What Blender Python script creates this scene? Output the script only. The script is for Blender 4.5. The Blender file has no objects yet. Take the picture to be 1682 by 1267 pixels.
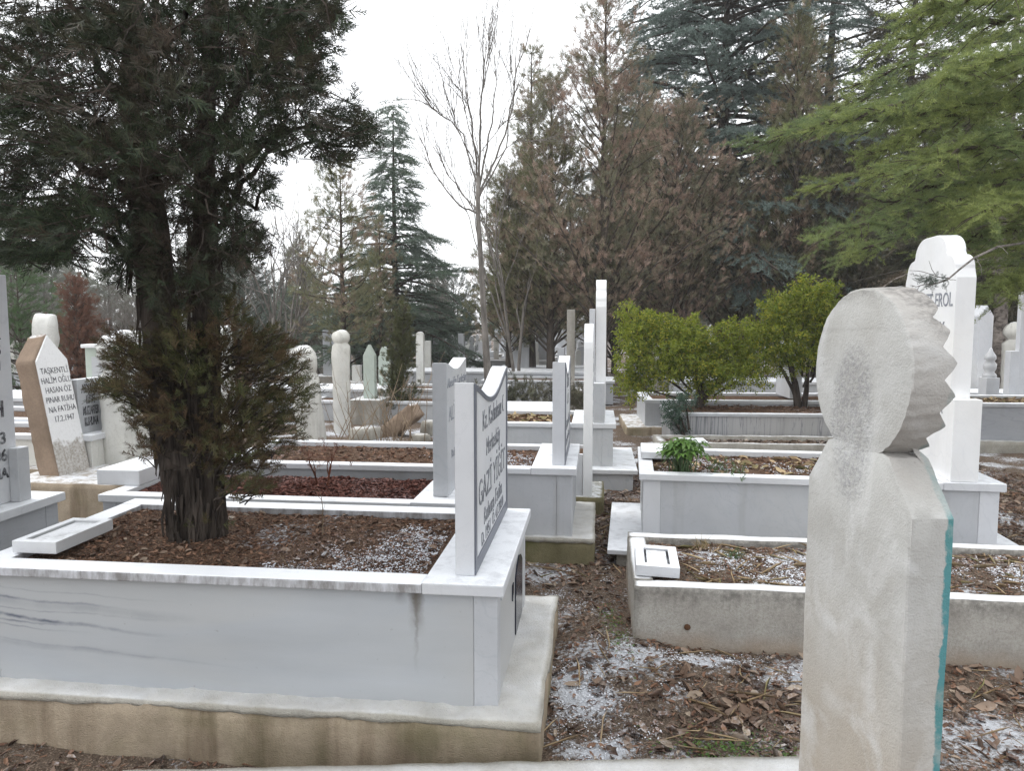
import bpy, bmesh, math, random
import numpy as np
from mathutils import Vector, Matrix, noise as mnoise

HAZE = 0.0014
random.seed(7)
rng = np.random.default_rng(11)
scene = bpy.context.scene
COL = scene.collection

# ------------------------------------------------------------------ camera model
FPX, HOR, CZ = 1220.0, 525.0, 1.6
PITCH = math.atan((633.5 - HOR) / FPX)

def ray(px, py):
    dx = (px - 841) / FPX
    dy = (633.5 - py) / FPX
    return dx, math.cos(PITCH) + dy * math.sin(PITCH), -math.sin(PITCH) + dy * math.cos(PITCH)

def on_z(px, py, z):
    d = ray(px, py); t = (z - CZ) / d[2]
    return Vector((d[0] * t, d[1] * t, z))

def on_y(px, py, Y):
    d = ray(px, py); t = Y / d[1]
    return Vector((d[0] * t, Y, CZ + d[2] * t))

# ------------------------------------------------------------------ object helpers
def tag(o, label=None, cat=None, group=None, kind=None):
    if label: o['label'] = label
    if cat: o['category'] = cat
    if group: o['group'] = group
    if kind: o['kind'] = kind
    return o

def thing(name, label, cat, loc=(0, 0, 0), rz=0.0, group=None, rot=None):
    o = bpy.data.objects.new(name, None)
    o.empty_display_size = 0.1
    COL.objects.link(o)
    o.location = loc
    o.rotation_euler = rot if rot else (0, 0, rz)
    return tag(o, label, cat, group)

class MB:
    def __init__(s):
        s.v = []; s.f = []
    def add(s, v, f):
        n = len(s.v)
        s.v += [tuple(a) for a in v]
        s.f += [tuple(i + n for i in a) for a in f]
    def box(s, x0, x1, y0, y1, z0, z1):
        s.add([(x0, y0, z0), (x1, y0, z0), (x1, y1, z0), (x0, y1, z0), (x0, y0, z1), (x1, y0, z1), (x1, y1, z1), (x0, y1, z1)],
              [(0, 3, 2, 1), (4, 5, 6, 7), (0, 1, 5, 4), (1, 2, 6, 5), (2, 3, 7, 6), (3, 0, 4, 7)])
        return s
    def prism_x(s, prof, x0, x1):            # profile in (y, z), counter-clockwise seen from +x
        n = len(prof)
        v = [(x0, a, b) for a, b in prof] + [(x1, a, b) for a, b in prof]
        f = [tuple(range(n - 1, -1, -1)), tuple(range(n, 2 * n))]
        f += [(i, (i + 1) % n, n + (i + 1) % n, n + i) for i in range(n)]
        s.add(v, f); return s
    def prism_z(s, prof, z0, z1):
        n = len(prof)
        v = [(a, b, z0) for a, b in prof] + [(a, b, z1) for a, b in prof]
        f = [tuple(range(n - 1, -1, -1)), tuple(range(n, 2 * n))]
        f += [(i, (i + 1) % n, n + (i + 1) % n, n + i) for i in range(n)]
        s.add(v, f); return s
    def lathe(s, prof, cx=0, cy=0, seg=16):  # profile (r, z) from bottom to top
        v = []; f = []
        for r, z in prof:
            for k in range(seg):
                a = 2 * math.pi * k / seg
                v.append((cx + r * math.cos(a), cy + r * math.sin(a), z))
        for i in range(len(prof) - 1):
            for k in range(seg):
                k2 = (k + 1) % seg
                f.append((i * seg + k, i * seg + k2, (i + 1) * seg + k2, (i + 1) * seg + k))
        f.append(tuple(range(seg - 1, -1, -1)))
        f.append(tuple((len(prof) - 1) * seg + k for k in range(seg)))
        s.add(v, f); return s
    def tube(s, pts, radii, seg=6, wob=0.0):
        pts = [Vector(p) for p in pts]
        n = len(pts); v = []; f = []
        ref = Vector((0.31, 0.77, 0.12))
        for i, p in enumerate(pts):
            d = (pts[min(i + 1, n - 1)] - pts[max(i - 1, 0)])
            d = d.normalized() if d.length > 1e-9 else Vector((0, 0, 1))
            a = d.cross(ref)
            if a.length < 1e-3: a = d.cross(Vector((1, 0, 0)))
            a.normalize(); b = d.cross(a)
            for k in range(seg):
                t = 2 * math.pi * k / seg
                r = radii[i]
                if wob: r *= 1 + wob * mnoise.noise(Vector((math.cos(t) * 2.2, math.sin(t) * 2.2, i * 0.35 + p.x * 3)))
                v.append(p + a * (r * math.cos(t)) + b * (r * math.sin(t)))
        for i in range(n - 1):
            for k in range(seg):
                k2 = (k + 1) % seg
                f.append((i * seg + k, i * seg + k2, (i + 1) * seg + k2, (i + 1) * seg + k))
        f.append(tuple(range(seg - 1, -1, -1)))
        f.append(tuple((n - 1) * seg + k for k in range(seg)))
        s.add(v, f); return s
    def build(s, name, mat, parent=None, bevel=0.0, smooth=False, seg=2):
        me = bpy.data.meshes.new(name)
        me.from_pydata(s.v, [], s.f)
        me.materials.append(mat)
        if smooth:
            me.shade_smooth()
        o = bpy.data.objects.new(name, me)
        COL.objects.link(o)
        if parent is not None: o.parent = parent
        if bevel:
            m = o.modifiers.new('bevel', 'BEVEL'); m.width = bevel; m.segments = seg
            m.limit_method = 'ANGLE'; m.angle_limit = math.radians(35)
        return o

def box(name, mat, parent, x0, x1, y0, y1, z0, z1, bevel=0.004):
    return MB().box(x0, x1, y0, y1, z0, z1).build(name, mat, parent, bevel)

def roughen(o, cuts_len, amp, freq, fine=0.0, keep_bottom=True, crumble=0.0):
    """break a plain cast block into an uneven one: subdivide and push the surface about"""
    bm = bmesh.new(); bm.from_mesh(o.data)
    for _ in range(9):
        es = [e for e in bm.edges if e.calc_length() > cuts_len]
        if not es: break
        bmesh.ops.subdivide_edges(bm, edges=es, cuts=1, use_grid_fill=True)
    bmesh.ops.triangulate(bm, faces=[f for f in bm.faces if len(f.verts) > 4])
    bm.normal_update()
    off = Vector((random.uniform(0, 50), random.uniform(0, 50), 0))
    for v in bm.verts:
        n = v.normal.copy()
        d = amp * mnoise.noise(v.co * freq + off)
        if fine: d += fine * mnoise.noise(v.co * freq * 5 + off)
        if crumble:                              # sharp arrises lose material
            k = max(abs(n.x), abs(n.y), abs(n.z))
            if k < 0.93: d -= crumble * (0.5 + 0.8 * max(0, mnoise.noise(v.co * freq * 2.3 + off)))
        v.co += n * d
    bm.to_mesh(o.data); bm.free()
    o.data.shade_smooth()
    o.modifiers.clear()
    return o

def text(name, body, size, mat, parent, loc, rot, extrude=0.0015, bold=0.0, sx=1.0, align='LEFT'):
    cu = bpy.data.curves.new(name, 'FONT')
    cu.body = body; cu.size = size; cu.extrude = extrude; cu.offset = bold
    cu.align_x = align; cu.resolution_u = 3
    tmp = bpy.data.objects.new(name, cu)
    COL.objects.link(tmp)
    dg = bpy.context.evaluated_depsgraph_get()
    me = bpy.data.meshes.new_from_object(tmp.evaluated_get(dg))
    bpy.data.objects.remove(tmp)
    me.materials.clear(); me.materials.append(mat)
    o = bpy.data.objects.new(name, me)
    COL.objects.link(o)
    o.parent = parent; o.location = loc; o.rotation_euler = rot; o.scale = (sx, 1, 1)
    return o

FACE_PX = (math.pi / 2, 0, math.pi / 2)
FACE_NX = (math.pi / 2, 0, -math.pi / 2)
FACE_NY = (math.pi / 2, 0, 0)

# ------------------------------------------------------------------ materials
class NT:
    def __init__(s, name):
        s.m = bpy.data.materials.new(name); s.m.use_nodes = True
        s.t = s.m.node_tree; s.n = s.t.nodes
        s.bsdf = s.n['Principled BSDF']
        s.out = s.n['Material Output']
        s.geo = s.n.new('ShaderNodeNewGeometry')
        s.pos = s.geo.outputs['Position']
        s.nz = None
    def link(s, a, b): s.t.links.new(a, b)
    def set(s, sock, v):
        if isinstance(v, bpy.types.NodeSocket): s.link(v, sock)
        elif isinstance(v, (tuple, list)) and len(v) == 3 and sock.type == 'RGBA': sock.default_value = (*v, 1)
        else: sock.default_value = v
    def obj(s):
        return s.n.new('ShaderNodeTexCoord').outputs['Object']
    def mapv(s, v, scale=(1, 1, 1), rot=(0, 0, 0), loc=(0, 0, 0)):
        m = s.n.new('ShaderNodeMapping'); s.link(v, m.inputs[0])
        m.inputs['Scale'].default_value = scale; m.inputs['Rotation'].default_value = rot; m.inputs['Location'].default_value = loc
        return m.outputs[0]
    def noise(s, scale, detail=4, v=None, rough=0.55, dist=0.0):
        k = s.n.new('ShaderNodeTexNoise'); s.link(v if v is not None else s.pos, k.inputs['Vector'])
        k.inputs['Scale'].default_value = scale; k.inputs['Detail'].default_value = detail
        k.inputs['Roughness'].default_value = rough; k.inputs['Distortion'].default_value = dist
        return k.outputs['Fac']
    def wave(s, scale, dist, detail=3, v=None, dscale=1.0, axis='X'):
        k = s.n.new('ShaderNodeTexWave'); s.link(v if v is not None else s.pos, k.inputs['Vector'])
        k.bands_direction = axis
        k.inputs['Scale'].default_value = scale; k.inputs['Distortion'].default_value = dist
        k.inputs['Detail'].default_value = detail; k.inputs['Detail Scale'].default_value = dscale
        return k.outputs['Fac']
    def ramp(s, fac, stops, lin=True):
        k = s.n.new('ShaderNodeValToRGB'); s.link(fac, k.inputs[0])
        e = k.color_ramp.elements
        while len(e) < len(stops): e.new(0.5)
        for q, (p, c) in zip(e, stops):
            q.position = p
            q.color = (c, c, c, 1) if isinstance(c, (int, float)) else (*c, 1)
        return k.outputs[0]
    def mix(s, fac, a, b, mode='MIX'):
        k = s.n.new('ShaderNodeMix'); k.data_type = 'RGBA'; k.blend_type = mode
        s.set(k.inputs[0], fac); s.set(k.inputs[6], a); s.set(k.inputs[7], b)
        return k.outputs[2]
    def math(s, op, a, b=0.0, c=None):
        k = s.n.new('ShaderNodeMath'); k.operation = op
        s.set(k.inputs[0], a); s.set(k.inputs[1], b)
        if c is not None: s.set(k.inputs[2], c)
        return k.outputs[0]
    def sep(s, v):
        k = s.n.new('ShaderNodeSeparateXYZ'); s.link(v, k.inputs[0]); return k.outputs
    def lin(s, v, a, b, lo=0.0, hi=1.0):
        k = s.n.new('ShaderNodeMapRange'); s.set(k.inputs[0], v)
        for q, x in zip((1, 2, 3, 4), (a, b, lo, hi)): k.inputs[q].default_value = x
        return k.outputs[0]
    def up(s):
        if s.nz is None:
            z = s.sep(s.geo.outputs['Normal'])[2]
            s.nz = s.ramp(z, [(0.75, 0), (0.92, 1)])
        return s.nz
    def bump(s, h, strength=0.3, dist=0.01):
        k = s.n.new('ShaderNodeBump'); s.link(h, k.inputs['Height'])
        k.inputs['Strength'].default_value = strength; k.inputs['Distance'].default_value = dist
        s.link(k.outputs[0], s.bsdf.inputs['Normal'])
    def done(s, col, rough=0.6, spec=0.35):
        s.set(s.bsdf.inputs['Base Color'], col); s.set(s.bsdf.inputs['Roughness'], rough)
        s.bsdf.inputs['Specular IOR Level'].default_value = spec
        return s.m

SNOW = (0.86, 0.88, 0.91)

def marble(name, base, vein, amount=0.5, scale=1.5, rot=(0, 0.5, 0.3), stretch=(1, 1, 1), dirt=0.25, frost=0.85, frost_lo=0.30, sharp=0.12, rough=0.38):
    m = NT(name)
    v = m.mapv(m.pos, stretch, rot)
    mott = m.noise(scale * 2.3, 6, v)
    w = m.wave(scale, 9, 5, v, 1.4)
    veins = m.ramp(w, [(0.5 - sharp, 0), (0.5, 1), (0.5 + sharp, 0)])
    warmth = m.ramp(m.noise(0.8, 4), [(0.4, 0), (0.65, 0.55)])
    gate = m.ramp(m.noise(scale * 0.9, 2, v), [(0.42, 0), (0.68, 1)])
    c = m.mix(m.ramp(mott, [(0.3, 0), (0.75, 1)]), base, tuple(x * 0.83 for x in base))
    c = m.mix(warmth, c, tuple(x * y for x, y in zip(base, (0.98, 0.95, 0.88))))
    c = m.mix(m.math('MULTIPLY', m.math('MULTIPLY', veins, gate), amount), c, vein)
    fine = m.ramp(m.noise(scale * 2.2, 7, v, 0.6, 1.6), [(0.485, 0), (0.50, 1), (0.515, 0)])
    c = m.mix(m.math('MULTIPLY', fine, amount * 0.55), c, vein)
    streak = m.noise(1.0, 5, m.mapv(m.pos, (9, 9, 0.9)))
    c = m.mix(m.math('MULTIPLY', m.ramp(streak, [(0.55, 0), (0.8, 1)]), dirt), c, (0.19, 0.17, 0.14))
    c = m.mix(m.math('MULTIPLY', m.ramp(m.noise(55, 3), [(0.62, 0), (0.75, 1)]), dirt * 0.6), c, (0.22, 0.20, 0.17))
    fr = m.math('MULTIPLY', m.up(), m.ramp(m.noise(9, 8, rough=0.7), [(frost_lo, 0), (frost_lo + 0.22, 1)]))
    fr = m.math('MULTIPLY', fr, frost)
    c = m.mix(fr, c, SNOW)
    m.bump(m.noise(160, 3), 0.12, 0.002)
    r = m.mix(fr, (rough,) * 3, (0.8,) * 3)
    return m.done(c, m.math('ADD', m.sep(r)[0], m.math('MULTIPLY', mott, 0.12)))

M = {}
M['white'] = marble('white_marble', (0.61, 0.625, 0.655), (0.42, 0.44, 0.47), 0.35, 1.3, dirt=0.12)
M['grey'] = marble('grey_marble', (0.40, 0.415, 0.445), (0.24, 0.255, 0.29), 0.5, 1.1, (0, 0.12, 0.1), (0.5, 0.5, 3.2), dirt=0.20)
M['pale'] = marble('pale_grey_marble', (0.47, 0.485, 0.51), (0.34, 0.36, 0.39), 0.55, 1.6, (0.2, 0.7, 0.3), (1, 1, 1), dirt=0.36)
M['streaky'] = marble('streaked_marble', (0.42, 0.42, 0.43), (0.06, 0.07, 0.09), 1.0, 1.5, (0, 0.08, 0), (1.6, 1.6, 0.10), dirt=0.3, sharp=0.25)
M['bright'] = marble('bright_white_marble', (0.80, 0.81, 0.825), (0.55, 0.57, 0.60), 0.2, 1.3, dirt=0.08)
M['aged'] = marble('aged_marble', (0.66, 0.66, 0.63), (0.33, 0.31, 0.27), 0.4, 2.2, dirt=0.5)
M['greenish'] = marble('greenish_marble', (0.46, 0.52, 0.47), (0.30, 0.36, 0.31), 0.4, 2.2, dirt=0.3)

def front_marble():
    """grey marble of the big tomb: long dark veins and the drip stain under the coping joint"""
    m = NT('grey_marble_stained')
    o = m.obj()
    v = m.mapv(o, (0.55, 0.55, 3.4), (0, 0.10, 0))
    mott = m.noise(1.6, 6, v)
    x = m.sep(o)
    big = m.ramp(m.noise(1.1, 5, m.mapv(o, (0.6, 0.6, 2.2), (0, 0.1, 0)), 0.6, 0.8), [(0.35, 0), (0.65, 1)])
    c = m.mix(m.ramp(mott, [(0.3, 0), (0.75, 1)]), (0.425, 0.447, 0.472), (0.325, 0.343, 0.365))
    c = m.mix(m.math('MULTIPLY', big, 0.7), c, (0.42, 0.425, 0.42))
    wob = m.math('ADD', m.math('MULTIPLY', m.math('SUBTRACT', m.noise(2.6, 4, m.mapv(o, (1, 1, .01))), 0.5), 0.05), m.math('MULTIPLY', m.math('SUBTRACT', m.noise(30, 4, o), 0.5), 0.010))
    for za, sl, wd, x1, am in ((.512, -.050, .0045, -1.42, .75), (.470, -.030, .003, -1.25, .35), (.438, -.085, .0065, -1.30, .95), (.420, -.03, .004, -1.55, .8), (.40, -.06, .003, -1.6, .6), (.55, -.04, .003, -1.2, .25), (.34, -.07, .004, -.9, .2), (.33, -.05, .010, -1.1, .22), (.50, -.06, .016, -1.0, .25)):
        line = m.math('ADD', m.math('MULTIPLY', m.math('ADD', x[0], 1.9), sl), za)
        d = m.math('ABSOLUTE', m.math('SUBTRACT', m.math('ADD', x[2], wob), line))
        k = m.math('MULTIPLY', m.lin(d, wd * .2, wd * 1.6, 1, 0), m.lin(x[0], x1 - .45, x1, 1, 0))
        k = m.math('MULTIPLY', k, m.ramp(m.noise(9, 4, o), [(0.35, 0.35), (0.6, 1)]))
        c = m.mix(m.math('MULTIPLY', k, am), c, (0.10, 0.115, 0.15))
    # soft brown bloom near the corner
    warm = m.ramp(m.math('ADD', m.math('MULTIPLY', x[0], 1.0), m.math('MULTIPLY', m.noise(3.2, 4, o), 0.5)), [(0.0, 0), (0.35, 0.3)])
    c = m.mix(warm, c, (0.40, 0.37, 0.33))
    for x0, wd, ztop, ln, am in ((-0.325, 0.034, 0.62, 0.19, 0.85), (-0.385, 0.022, 0.62, 0.07, 0.5), (-0.33, 0.010, 0.62, 0.34, 0.5)):
        dx = m.math('ABSOLUTE', m.math('SUBTRACT', m.math('ADD', x[0], m.math('MULTIPLY', m.math('SUBTRACT', m.noise(26, 3, o), 0.5), 0.035)), x0))
        fx = m.ramp(m.math('DIVIDE', dx, wd), [(0.2, 1), (1.0, 0)])
        fz = m.ramp(m.math('DIVIDE', m.math('SUBTRACT', ztop, x[2]), ln), [(0.1, 1), (1.0, 0)])
        k = m.math('MULTIPLY', m.math('MULTIPLY', fx, fz), am)
        c = m.mix(k, c, (0.10, 0.085, 0.065))
    sp = m.ramp(m.noise(34, 2, o), [(0.70, 0), (0.76, 1)])
    c = m.mix(m.math('MULTIPLY', sp, 0.35), c, (0.2, 0.19, 0.18))
    m.bump(m.noise(150, 3), 0.1, 0.002)
    return m.done(c, 0.42)
M['front'] = front_marble()

def edge_marble():
    """coping marble, with the dark weathered band that runs along its front arris"""
    m = NT('weathered_coping_marble')
    mott = m.noise(3, 6)
    c = m.mix(m.ramp(mott, [(0.3, 0), (0.75, 1)]), (0.58, 0.59, 0.62), (0.48, 0.49, 0.52))
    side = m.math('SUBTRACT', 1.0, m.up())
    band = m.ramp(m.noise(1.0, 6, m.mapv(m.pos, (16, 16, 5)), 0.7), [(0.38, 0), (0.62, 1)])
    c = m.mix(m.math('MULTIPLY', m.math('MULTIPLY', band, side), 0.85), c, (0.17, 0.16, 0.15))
    fr = m.math('MULTIPLY', m.up(), m.ramp(m.noise(7, 8, rough=0.7), [(0.12, 0.4), (0.42, 1)]))
    c = m.mix(fr, c, SNOW)
    m.bump(m.noise(150, 3), 0.15, 0.002)
    return m.done(c, 0.5)
M['edge'] = edge_marble()

def concrete(name, base=(0.40, 0.345, 0.26), dark=(0.15, 0.125, 0.09), moss=0.3, frost=0.85, streak=0.6, scale=1.0, zmoss=0.25, soft=False):
    m = NT(name)
    n1 = m.noise(4 * scale, 7, rough=0.65)
    n2 = m.noise(60 * scale, 4, rough=0.7)
    c = m.mix(m.ramp(n1, [(0.32, 0), (0.7, 1)]), base, tuple(x * 0.62 for x in base))
    c = m.mix(m.math('MULTIPLY', m.ramp(n2, [(0.45, 0), (0.72, 1)]), 0.45), c, tuple(x * 0.55 for x in base))
    st = m.noise(1.0, 6, m.mapv(m.pos, (7, 7, 0.8)), 0.6)
    c = m.mix(m.math('MULTIPLY', m.ramp(st, [(0.46, 0), (0.7, 1)]), streak), c, dark)
    z = m.sep(m.pos)[2]
    mo = m.math('MULTIPLY', m.ramp(m.noise(2.6, 6), [(0.5, 0), (0.66, 1)]), m.ramp(z, [(zmoss * 0.5, 1), (zmoss, 0.25)]))
    c = m.mix(m.math('MULTIPLY', mo, moss), c, (0.075, 0.085, 0.02))
    fr = m.math('MULTIPLY', m.up(), m.ramp(m.noise(3.0 if soft else 11, 8, rough=0.72), [(0.30, 0.2), (0.66, 1)] if soft else [(0.36, 0), (0.56, 1)]))
    c = m.mix(m.math('MULTIPLY', fr, frost), c, SNOW)
    h = m.math('ADD', m.math('MULTIPLY', n2, 0.7), m.noise(190, 3))
    m.bump(h, 0.8, 0.008)
    return m.done(c, 0.9, 0.2)
M['conc'] = concrete('stained_concrete', (0.47, 0.385, 0.285), (0.15, 0.11, 0.07), streak=0.9, moss=0.4)
def kerb_concrete():
    m = NT('weathered_kerb_concrete')
    n1 = m.noise(5, 7, rough=.65); n2 = m.noise(85, 4, rough=.7); z = m.sep(m.pos)[2]
    c = m.mix(m.ramp(n1, [(.32, 0), (.7, 1)]), (.44, .425, .39), (.31, .29, .26))
    c = m.mix(m.math('MULTIPLY', m.ramp(n2, [(.42, 0), (.7, 1)]), .55), c, (.19, .175, .155))
    foot = m.lin(m.math('ADD', z, m.math('MULTIPLY', m.math('SUBTRACT', m.noise(4, 5), .5), .22)), .13, .02)
    c = m.mix(m.math('MULTIPLY', foot, .6), c, (.30, .22, .15))
    st = m.noise(1.0, 6, m.mapv(m.pos, (14, 14, 2.2)), .65)
    rim = m.lin(m.math('ADD', z, m.math('MULTIPLY', m.math('SUBTRACT', st, .5), .30)), .24, .32)
    c = m.mix(m.math('MULTIPLY', m.math('MULTIPLY', rim, m.ramp(m.noise(40, 5), [(.35, .3), (.6, 1)])), .7), c, (.12, .115, .105))
    fr = m.math('MULTIPLY', m.up(), m.ramp(m.noise(5, 8, rough=.72), [(.25, .3), (.5, 1)]))
    c = m.mix(m.math('MULTIPLY', fr, .85), c, SNOW)
    m.bump(m.math('ADD', m.math('MULTIPLY', n2, .7), m.noise(230, 3)), .6, .006)
    return m.done(c, .9, .2)
M['kerb'] = kerb_concrete()
M['conc_moss'] = concrete('mossy_concrete', (0.27, 0.24, 0.14), (0.10, 0.09, 0.04), moss=0.95, zmoss=0.4)
M['conc_grey'] = concrete('grey_concrete', (0.44, 0.415, 0.37), (0.17, 0.155, 0.13), moss=0.12, streak=0.55)
M['conc_warm'] = concrete('brown_cast_stone', (0.36, 0.27, 0.20), (0.22, 0.16, 0.12), moss=0.1, streak=0.3)
M['mortar'] = concrete('pale_mortar', (0.50, 0.475, 0.42), (0.30, 0.27, 0.21), moss=0.12, frost=0.55, streak=0.35, scale=1.6, soft=True)

def stele_mat():
    """cast stone of the near headstone: smooth skin, worn rough patch, lichen on the crown, turquoise paint on the far face"""
    m = NT('cast_stone_turquoise')
    o = m.obj(); x = m.sep(o)
    n1 = m.noise(5, 7, o, 0.6); n2 = m.noise(90, 4, o, 0.7)
    c = m.mix(m.ramp(n1, [(0.3, 0), (0.7, 1)]), (0.48, 0.485, 0.475), (0.36, 0.355, 0.335))
    # brown soil bloom low down
    low = m.ramp(m.math('ADD', m.math('MULTIPLY', x[2], -1.0), m.math('MULTIPLY', n1, 0.5)), [(0.0, 0), (0.3, 0)])
    lowz = m.ramp(m.math('ADD', x[2], m.math('MULTIPLY', m.noise(3, 5, o), -0.5)), [(0.30, 0.5), (0.85, 0)])
    c = m.mix(lowz, c, (0.38, 0.29, 0.19))
    # worn patch on the wide face (a long drop shape)
    py = m.math('ADD', x[1], m.math('MULTIPLY', m.math('SUBTRACT', m.noise(14, 5, o), 0.5), 0.05))
    dy = m.math('DIVIDE', m.math('SUBTRACT', py, 0.02), 0.092)
    dz = m.math('DIVIDE', m.math('SUBTRACT', x[2], 1.385), 0.19)
    rr = m.math('SQRT', m.math('ADD', m.math('MULTIPLY', dy, dy), m.math('MULTIPLY', dz, dz)))
    rr = m.math('ADD', rr, m.math('MULTIPLY', m.math('SUBTRACT', m.noise(20, 5, o), 0.5), 0.5))
    patch = m.ramp(rr, [(0.70, 1), (1.0, 0)])
    facing = m.ramp(m.math('MULTIPLY', x[0], -1.0), [(0.02, 0), (0.035, 1)])
    patch = m.math('MULTIPLY', patch, facing)
    c = m.mix(m.math('MULTIPLY', patch, m.ramp(n2, [(0.42, 0.08), (0.60, 0.62)])), c, (0.25, 0.25, 0.26))
    # lichen specks at the crown
    crown = m.lin(m.math('ADD', m.math('ADD', x[2], m.math('MULTIPLY', x[0], 1.3)), m.math('MULTIPLY', m.noise(12, 5, o), 0.06)), 1.60, 1.70)
    lich = m.ramp(m.noise(38, 6, o, 0.7), [(0.42, 0), (0.60, 1)])
    c = m.mix(m.math('MULTIPLY', crown, 0.35), c, (0.30, 0.28, 0.25))
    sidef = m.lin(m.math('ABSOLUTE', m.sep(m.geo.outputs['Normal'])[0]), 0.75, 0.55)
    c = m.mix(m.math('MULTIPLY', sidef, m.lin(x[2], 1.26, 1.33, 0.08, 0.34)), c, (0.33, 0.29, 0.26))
    chalk = m.ramp(m.noise(6, 6, o, 0.6, 0.7), [(0.50, 0), (0.66, 0.5)])
    c = m.mix(chalk, c, (0.60, 0.61, 0.61))
    scr = m.ramp(m.noise(3.0, 5, m.mapv(o, (1, 1.2, 9), (0.5, 0, 0)), 0.7, 1.0), [(0.655, 0), (0.67, 1), (0.685, 0)])
    c = m.mix(m.math('MULTIPLY', scr, 0.4), c, (0.24, 0.22, 0.19))
    c = m.mix(m.math('MULTIPLY', m.math('MULTIPLY', crown, lich), 0.8), c, (0.13, 0.125, 0.12))
    yel = m.math('MULTIPLY', crown, m.ramp(m.noise(17, 4, o), [(0.66, 0), (0.72, 1)]))
    c = m.mix(yel, c, (0.40, 0.34, 0.06))
    spk = m.ramp(m.noise(45, 2, o), [(0.74, 0), (0.78, 1)])
    c = m.mix(m.math('MULTIPLY', spk, 0.5), c, (0.2, 0.19, 0.17))
    # turquoise paint, lapping unevenly round the far arris
    edge = m.math('ADD', x[0], m.math('MULTIPLY', m.math('SUBTRACT', m.noise(8, 6, o, 0.7), 0.5), 0.045))
    tq = m.ramp(edge, [(0.0285, 0), (0.031, 1)])
    tq = m.math('MULTIPLY', tq, m.ramp(x[2], [(0.0, 1), (1.0, 1)]))
    head = m.lin(m.math('ADD', x[2], m.math('MULTIPLY', m.noise(9, 3, o), 0.1)), 1.28, 1.30, 1, 0)
    wear = m.ramp(m.noise(7, 6, o, 0.7), [(0.40, 0.25), (0.56, 1)])
    tq = m.math('MULTIPLY', tq, m.math('ADD', m.math('MULTIPLY', head, m.math('ADD', 0.35, m.math('MULTIPLY', wear, 0.6))), m.math('MULTIPLY', wear, m.lin(x[2], 1.52, 1.36, 0.02, 0.40))))
    c = m.mix(tq, c, m.mix(m.noise(4, 4, o), (0.075, 0.25, 0.30), (0.10, 0.24, 0.22)))
    h = m.math('ADD', m.math('MULTIPLY', n2, m.math('ADD', m.math('MULTIPLY', patch, 1.3), m.math('ADD', 0.25, m.math('MULTIPLY', crown, 1.0)))), m.math('MULTIPLY', m.noise(250, 2, o), 0.3))
    m.bump(m.math('ADD', h, m.math('MULTIPLY', m.noise(24, 6, o, 0.65), 0.8)), 0.65, 0.007)
    return m.done(c, 0.85, 0.25)
M['stele'] = stele_mat()

def plain(name, col, rough=0.6, var=0.3, scale=30):
    m = NT(name)
    c = m.mix(m.math('MULTIPLY', m.noise(scale, 4), var), col, tuple(x * 0.4 for x in col))
    if 'lettering' in name: c = m.mix(m.math('MULTIPLY', m.ramp(m.noise(40, 6, rough=0.75), [(0.45, 0), (0.66, 1)]), 0.75), c, (0.48, 0.49, 0.51))
    return m.done(c, rough)
M['letter'] = plain('faded_lettering_paint', (0.12, 0.13, 0.15), 0.6, 0.4)
M['letter_black'] = plain('black_lettering_paint', (0.03, 0.03, 0.035), 0.6)
M['letter_grey'] = plain('grey_lettering_paint', (0.20, 0.215, 0.25), 0.6)
M['border'] = plain('dark_face_border', (0.13, 0.14, 0.17), 0.4, 0.3)  # flat dark grey strip round the inscribed headstone faces
M['niche'] = plain('dark_glass', (0.02, 0.025, 0.04), 0.2, 0.2)
M['rust'] = plain('rusty_iron', (0.10, 0.045, 0.02), 0.8, 0.5, 60)

def whitewash():
    m = NT('whitewashed_stone')
    z = m.sep(m.obj())[2]
    worn = m.ramp(m.math('ADD', z, m.math('MULTIPLY', m.noise(16, 6), 0.22)), [(0.38, 1), (0.42, 0)])
    n = m.noise(50, 5, rough=0.7)
    c = m.mix(m.math('MULTIPLY', m.ramp(n, [(0.5, 0), (0.7, 1)]), 0.25), (0.78, 0.78, 0.78), (0.45, 0.43, 0.40))
    c = m.mix(m.math('MULTIPLY', worn, m.ramp(n, [(0.38, 0.5), (0.6, 1)])), c, (0.34, 0.31, 0.27))
    m.bump(n, 0.4, 0.01)
    return m.done(c, 0.9)
M['whitewash'] = whitewash()

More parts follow.
